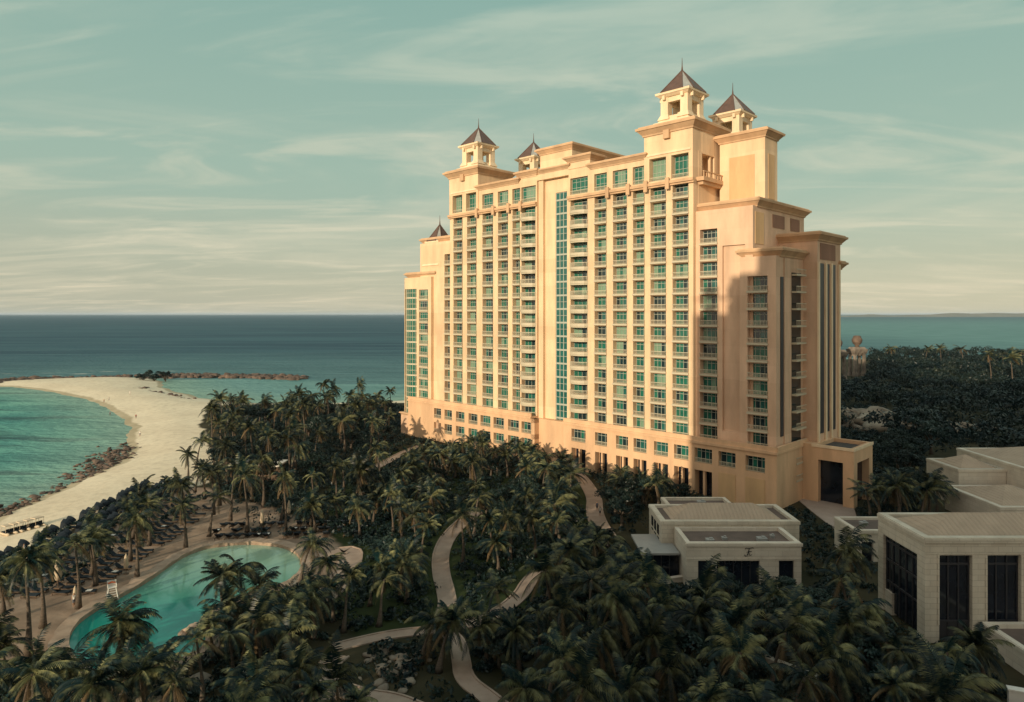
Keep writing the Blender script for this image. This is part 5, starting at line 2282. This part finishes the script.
# lifeguard chair
p = at(112, 598)
lg = empty('lifeguard_chair', (p.x, p.y, 0), R(35))
lg.scale = (.82, .82, .82)
tag(lg, 'white lifeguard chair with an orange rescue float at the edge of the pool', 'lifeguard chair')
w = MB()
for sx in (-1, 1):
    for sy in (-1, 1):
        w.tube([(sx * .75, sy * .75, 0), (sx * .5, sy * .45, 1.7)], .07, 6)
    w.tube([(sx * .72, -.72, .4), (sx * .72, .72, .4)], .05, 6)
    w.tube([(sx * .62, -.6, 1.0), (sx * .62, .6, 1.0)], .05, 6)
for z in (.35, .7, 1.05, 1.4):
    f = z / 1.7
    w.box(-.75 + .25 * f, .75 - .25 * f, -.78 + .32 * f, -.70 + .32 * f, z, z + .06)
w.build('frame', M['white'], lg)
w = MB()
w.box(-.62, .62, -.55, .55, 1.7, 1.8)
w.box(-.62, .62, .47, .55, 1.8, 2.6)
w.box(-.62, -.54, -.5, .45, 1.8, 2.15)
w.box(.54, .62, -.5, .45, 1.8, 2.15)
w.build('seat', M['white'], lg)
w = MB()
w.tube([(-.5, .40, 2.2), (0, .38, 2.35), (.5, .40, 2.2)], [.10, .13, .10], 8)
w.build('rescue_float', M['orange'], lg, smooth=True)

# boats drawn up on the beach
BOAT = None
for k, (px, py) in enumerate(((8, 527.5), (15.5, 526), (22.5, 525), (29.5, 523.5), (37, 522))):
    p = at(px, py, -1.2)
    gz = float(ground_z(np.array([[p.x, p.y]]))[0])
    t = empty('pedal_boat', (p.x, p.y, gz + .02), R(62 + 6 * math.sin(k * 2)))
    tag(t, ('white beach boat at the left end of the row on the sand', 'second white boat from the left in the row on the sand', 'middle white boat of the five on the sand',
            'white boat on the sand, second from the right end of the row', 'white boat at the right end of the row nearest the dark loungers')[k], 'boat', 'boats on the beach')
    if BOAT is None:
        h_ = MB()
        for x in (-.55, .55):
            h_.tube([(x, -1.5, .25), (x, -1.1, .22), (x, .9, .22), (x, 1.6, .42)], [.10, .26, .26, .06], 8)
        a = h_.build('hull', M['cream_fabric'], smooth=True)
        d_ = MB()
        d_.box(-.75, .75, -.9, .9, .42, .52)
        d_.box(-.62, -.06, -.5, -.38, .52, 1.0)
        d_.box(.06, .62, -.5, -.38, .52, 1.0)
        d_.box(-.62, .62, -.4, .1, .52, .68)
        b = d_.build('deck', M['navy'])
        c_ = MB()
        c_.frust(-.85, .85, -.8, .7, 1.55, 1.68, 0, -.12)
        for x in (-.7, .7):
            for y in (-.7, .6):
                c_.tube([(x, y, .5), (x, y, 1.56)], .03, 5)
        c = c_.build('canopy', M['cream_fabric'])
        BOAT = [o.data for o in (a, b, c)]
        for o in (a, b, c):
            bpy.data.objects.remove(o)
    for nm, me in zip(('hull', 'deck', 'canopy'), BOAT):
        mesh_obj(nm, me, t)


# people
def person_mesh(stride):
    joints = {'pel': ((0, 0, .95), .15), 'chest': ((0, 0, 1.32), .16), 'neck': ((0, 0, 1.50), .06), 'head': ((0, -.01, 1.64), .105), 'top': ((0, 0, 1.72), .08),
              'shl': ((-.19, 0, 1.43), .07), 'shr': ((.19, 0, 1.43), .07), 'ell': ((-.25, .05, 1.15), .045), 'elr': ((.25, -.05, 1.15), .045),
              'hal': ((-.25, -.05 * stride, .90), .04), 'har': ((.25, .1 * stride, .90), .04),
              'hpl': ((-.09, 0, .88), .095), 'hpr': ((.09, 0, .88), .095), 'knl': ((-.10, -.12 * stride, .49), .065), 'knr': ((.10, .06 * stride, .49), .065),
              'anl': ((-.10, -.16 * stride, .08), .045), 'anr': ((.10, .22 * stride, .10), .045), 'ftl': ((-.11, -.16 * stride - .14, .03), .035), 'ftr': ((.11, .22 * stride - .14, .04), .035)}
    ed = [('pel', 'chest'), ('chest', 'neck'), ('neck', 'head'), ('head', 'top'), ('chest', 'shl'), ('chest', 'shr'), ('shl', 'ell'), ('shr', 'elr'), ('ell', 'hal'), ('elr', 'har'),
          ('pel', 'hpl'), ('pel', 'hpr'), ('hpl', 'knl'), ('hpr', 'knr'), ('knl', 'anl'), ('knr', 'anr'), ('anl', 'ftl'), ('anr', 'ftr')]
    names = list(joints)
    me = bpy.data.meshes.new('person')
    me.from_pydata([joints[n][0] for n in names], [(names.index(a), names.index(b)) for a, b in ed], [])
    o = bpy.data.objects.new('person', me)
    COL.objects.link(o)
    sk = o.modifiers.new('skin', 'SKIN')
    for i, n in enumerate(names):
        sv = me.skin_vertices[0].data[i]
        sv.radius = (joints[n][1], joints[n][1])
        sv.use_root = n == 'pel'
    o.modifiers.new('sub', 'SUBSURF').levels = 1
    bpy.context.view_layer.update()
    out = bpy.data.meshes.new_from_object(o.evaluated_get(bpy.context.evaluated_depsgraph_get()))
    bpy.data.objects.remove(o)
    return out


PM = [person_mesh(1.0), person_mesh(.25)]


def person(px, py, top, bottom, label, k, z=None, rz=0.0):
    p = at(px, py, -1.5 if z is None else z)
    gz = float(ground_z(np.array([[p.x, p.y]]))[0]) if z is None else z
    me = PM[k].copy()
    for m_ in (M['skin'], M[top], M[bottom], M['hair']):
        me.materials.append(m_)
    for f in me.polygons:
        c = f.center
        mi = 0
        if .55 < c.z < .98 and abs(c.x) < .2:
            mi = 2
        elif .98 <= c.z < 1.47 and abs(c.x) < .22:
            mi = 1
        elif c.z > 1.68 or (c.z > 1.6 and c.y > .03):
            mi = 3
        f.material_index = mi
    o = mesh_obj('person', me)
    o.location = (p.x, p.y, gz + .01)
    o.rotation_euler = (0, 0, rz)
    tag(o, label, 'person')


person(104, 403, 'skin', 'navy', 'person in dark shorts standing at the water line of the lagoon', 1, -2.4)
person(109, 401, 'white', 'shirt', 'person in a white top walking up the sand from the lagoon', 0, -2.2, 1.0)
person(110, 416, 'shirt', 'navy', 'person in dark clothes wading in the lagoon shallows', 1, SEA - .3)
person(136, 416, 'red_cloth', 'navy', 'person in a red top walking on the open beach', 0, None, .6)
person(130, 395, 'white', 'white', 'person in white far up on the sand spit', 1, None, .3)
person(140, 433, 'white', 'shirt', 'person in a white shirt standing on the sand near the rock shelf', 1, None, .3)
person(24, 555, 'white', 'cream_fabric', 'person in white walking beside the hooded loungers on the sand', 0, None, 2.0)
person(597, 511, 'shirt', 'navy', 'person in dark clothes walking on the path below the hotel', 0, 0.06, .4)
person(600, 516, 'white', 'navy', 'person in a white shirt following on the path below the hotel', 0, 0.06, .4)
person(74, 607, 'white', 'shirt', 'person in a white shirt standing on the deck at the near pool edge', 1, 0.0, .9)
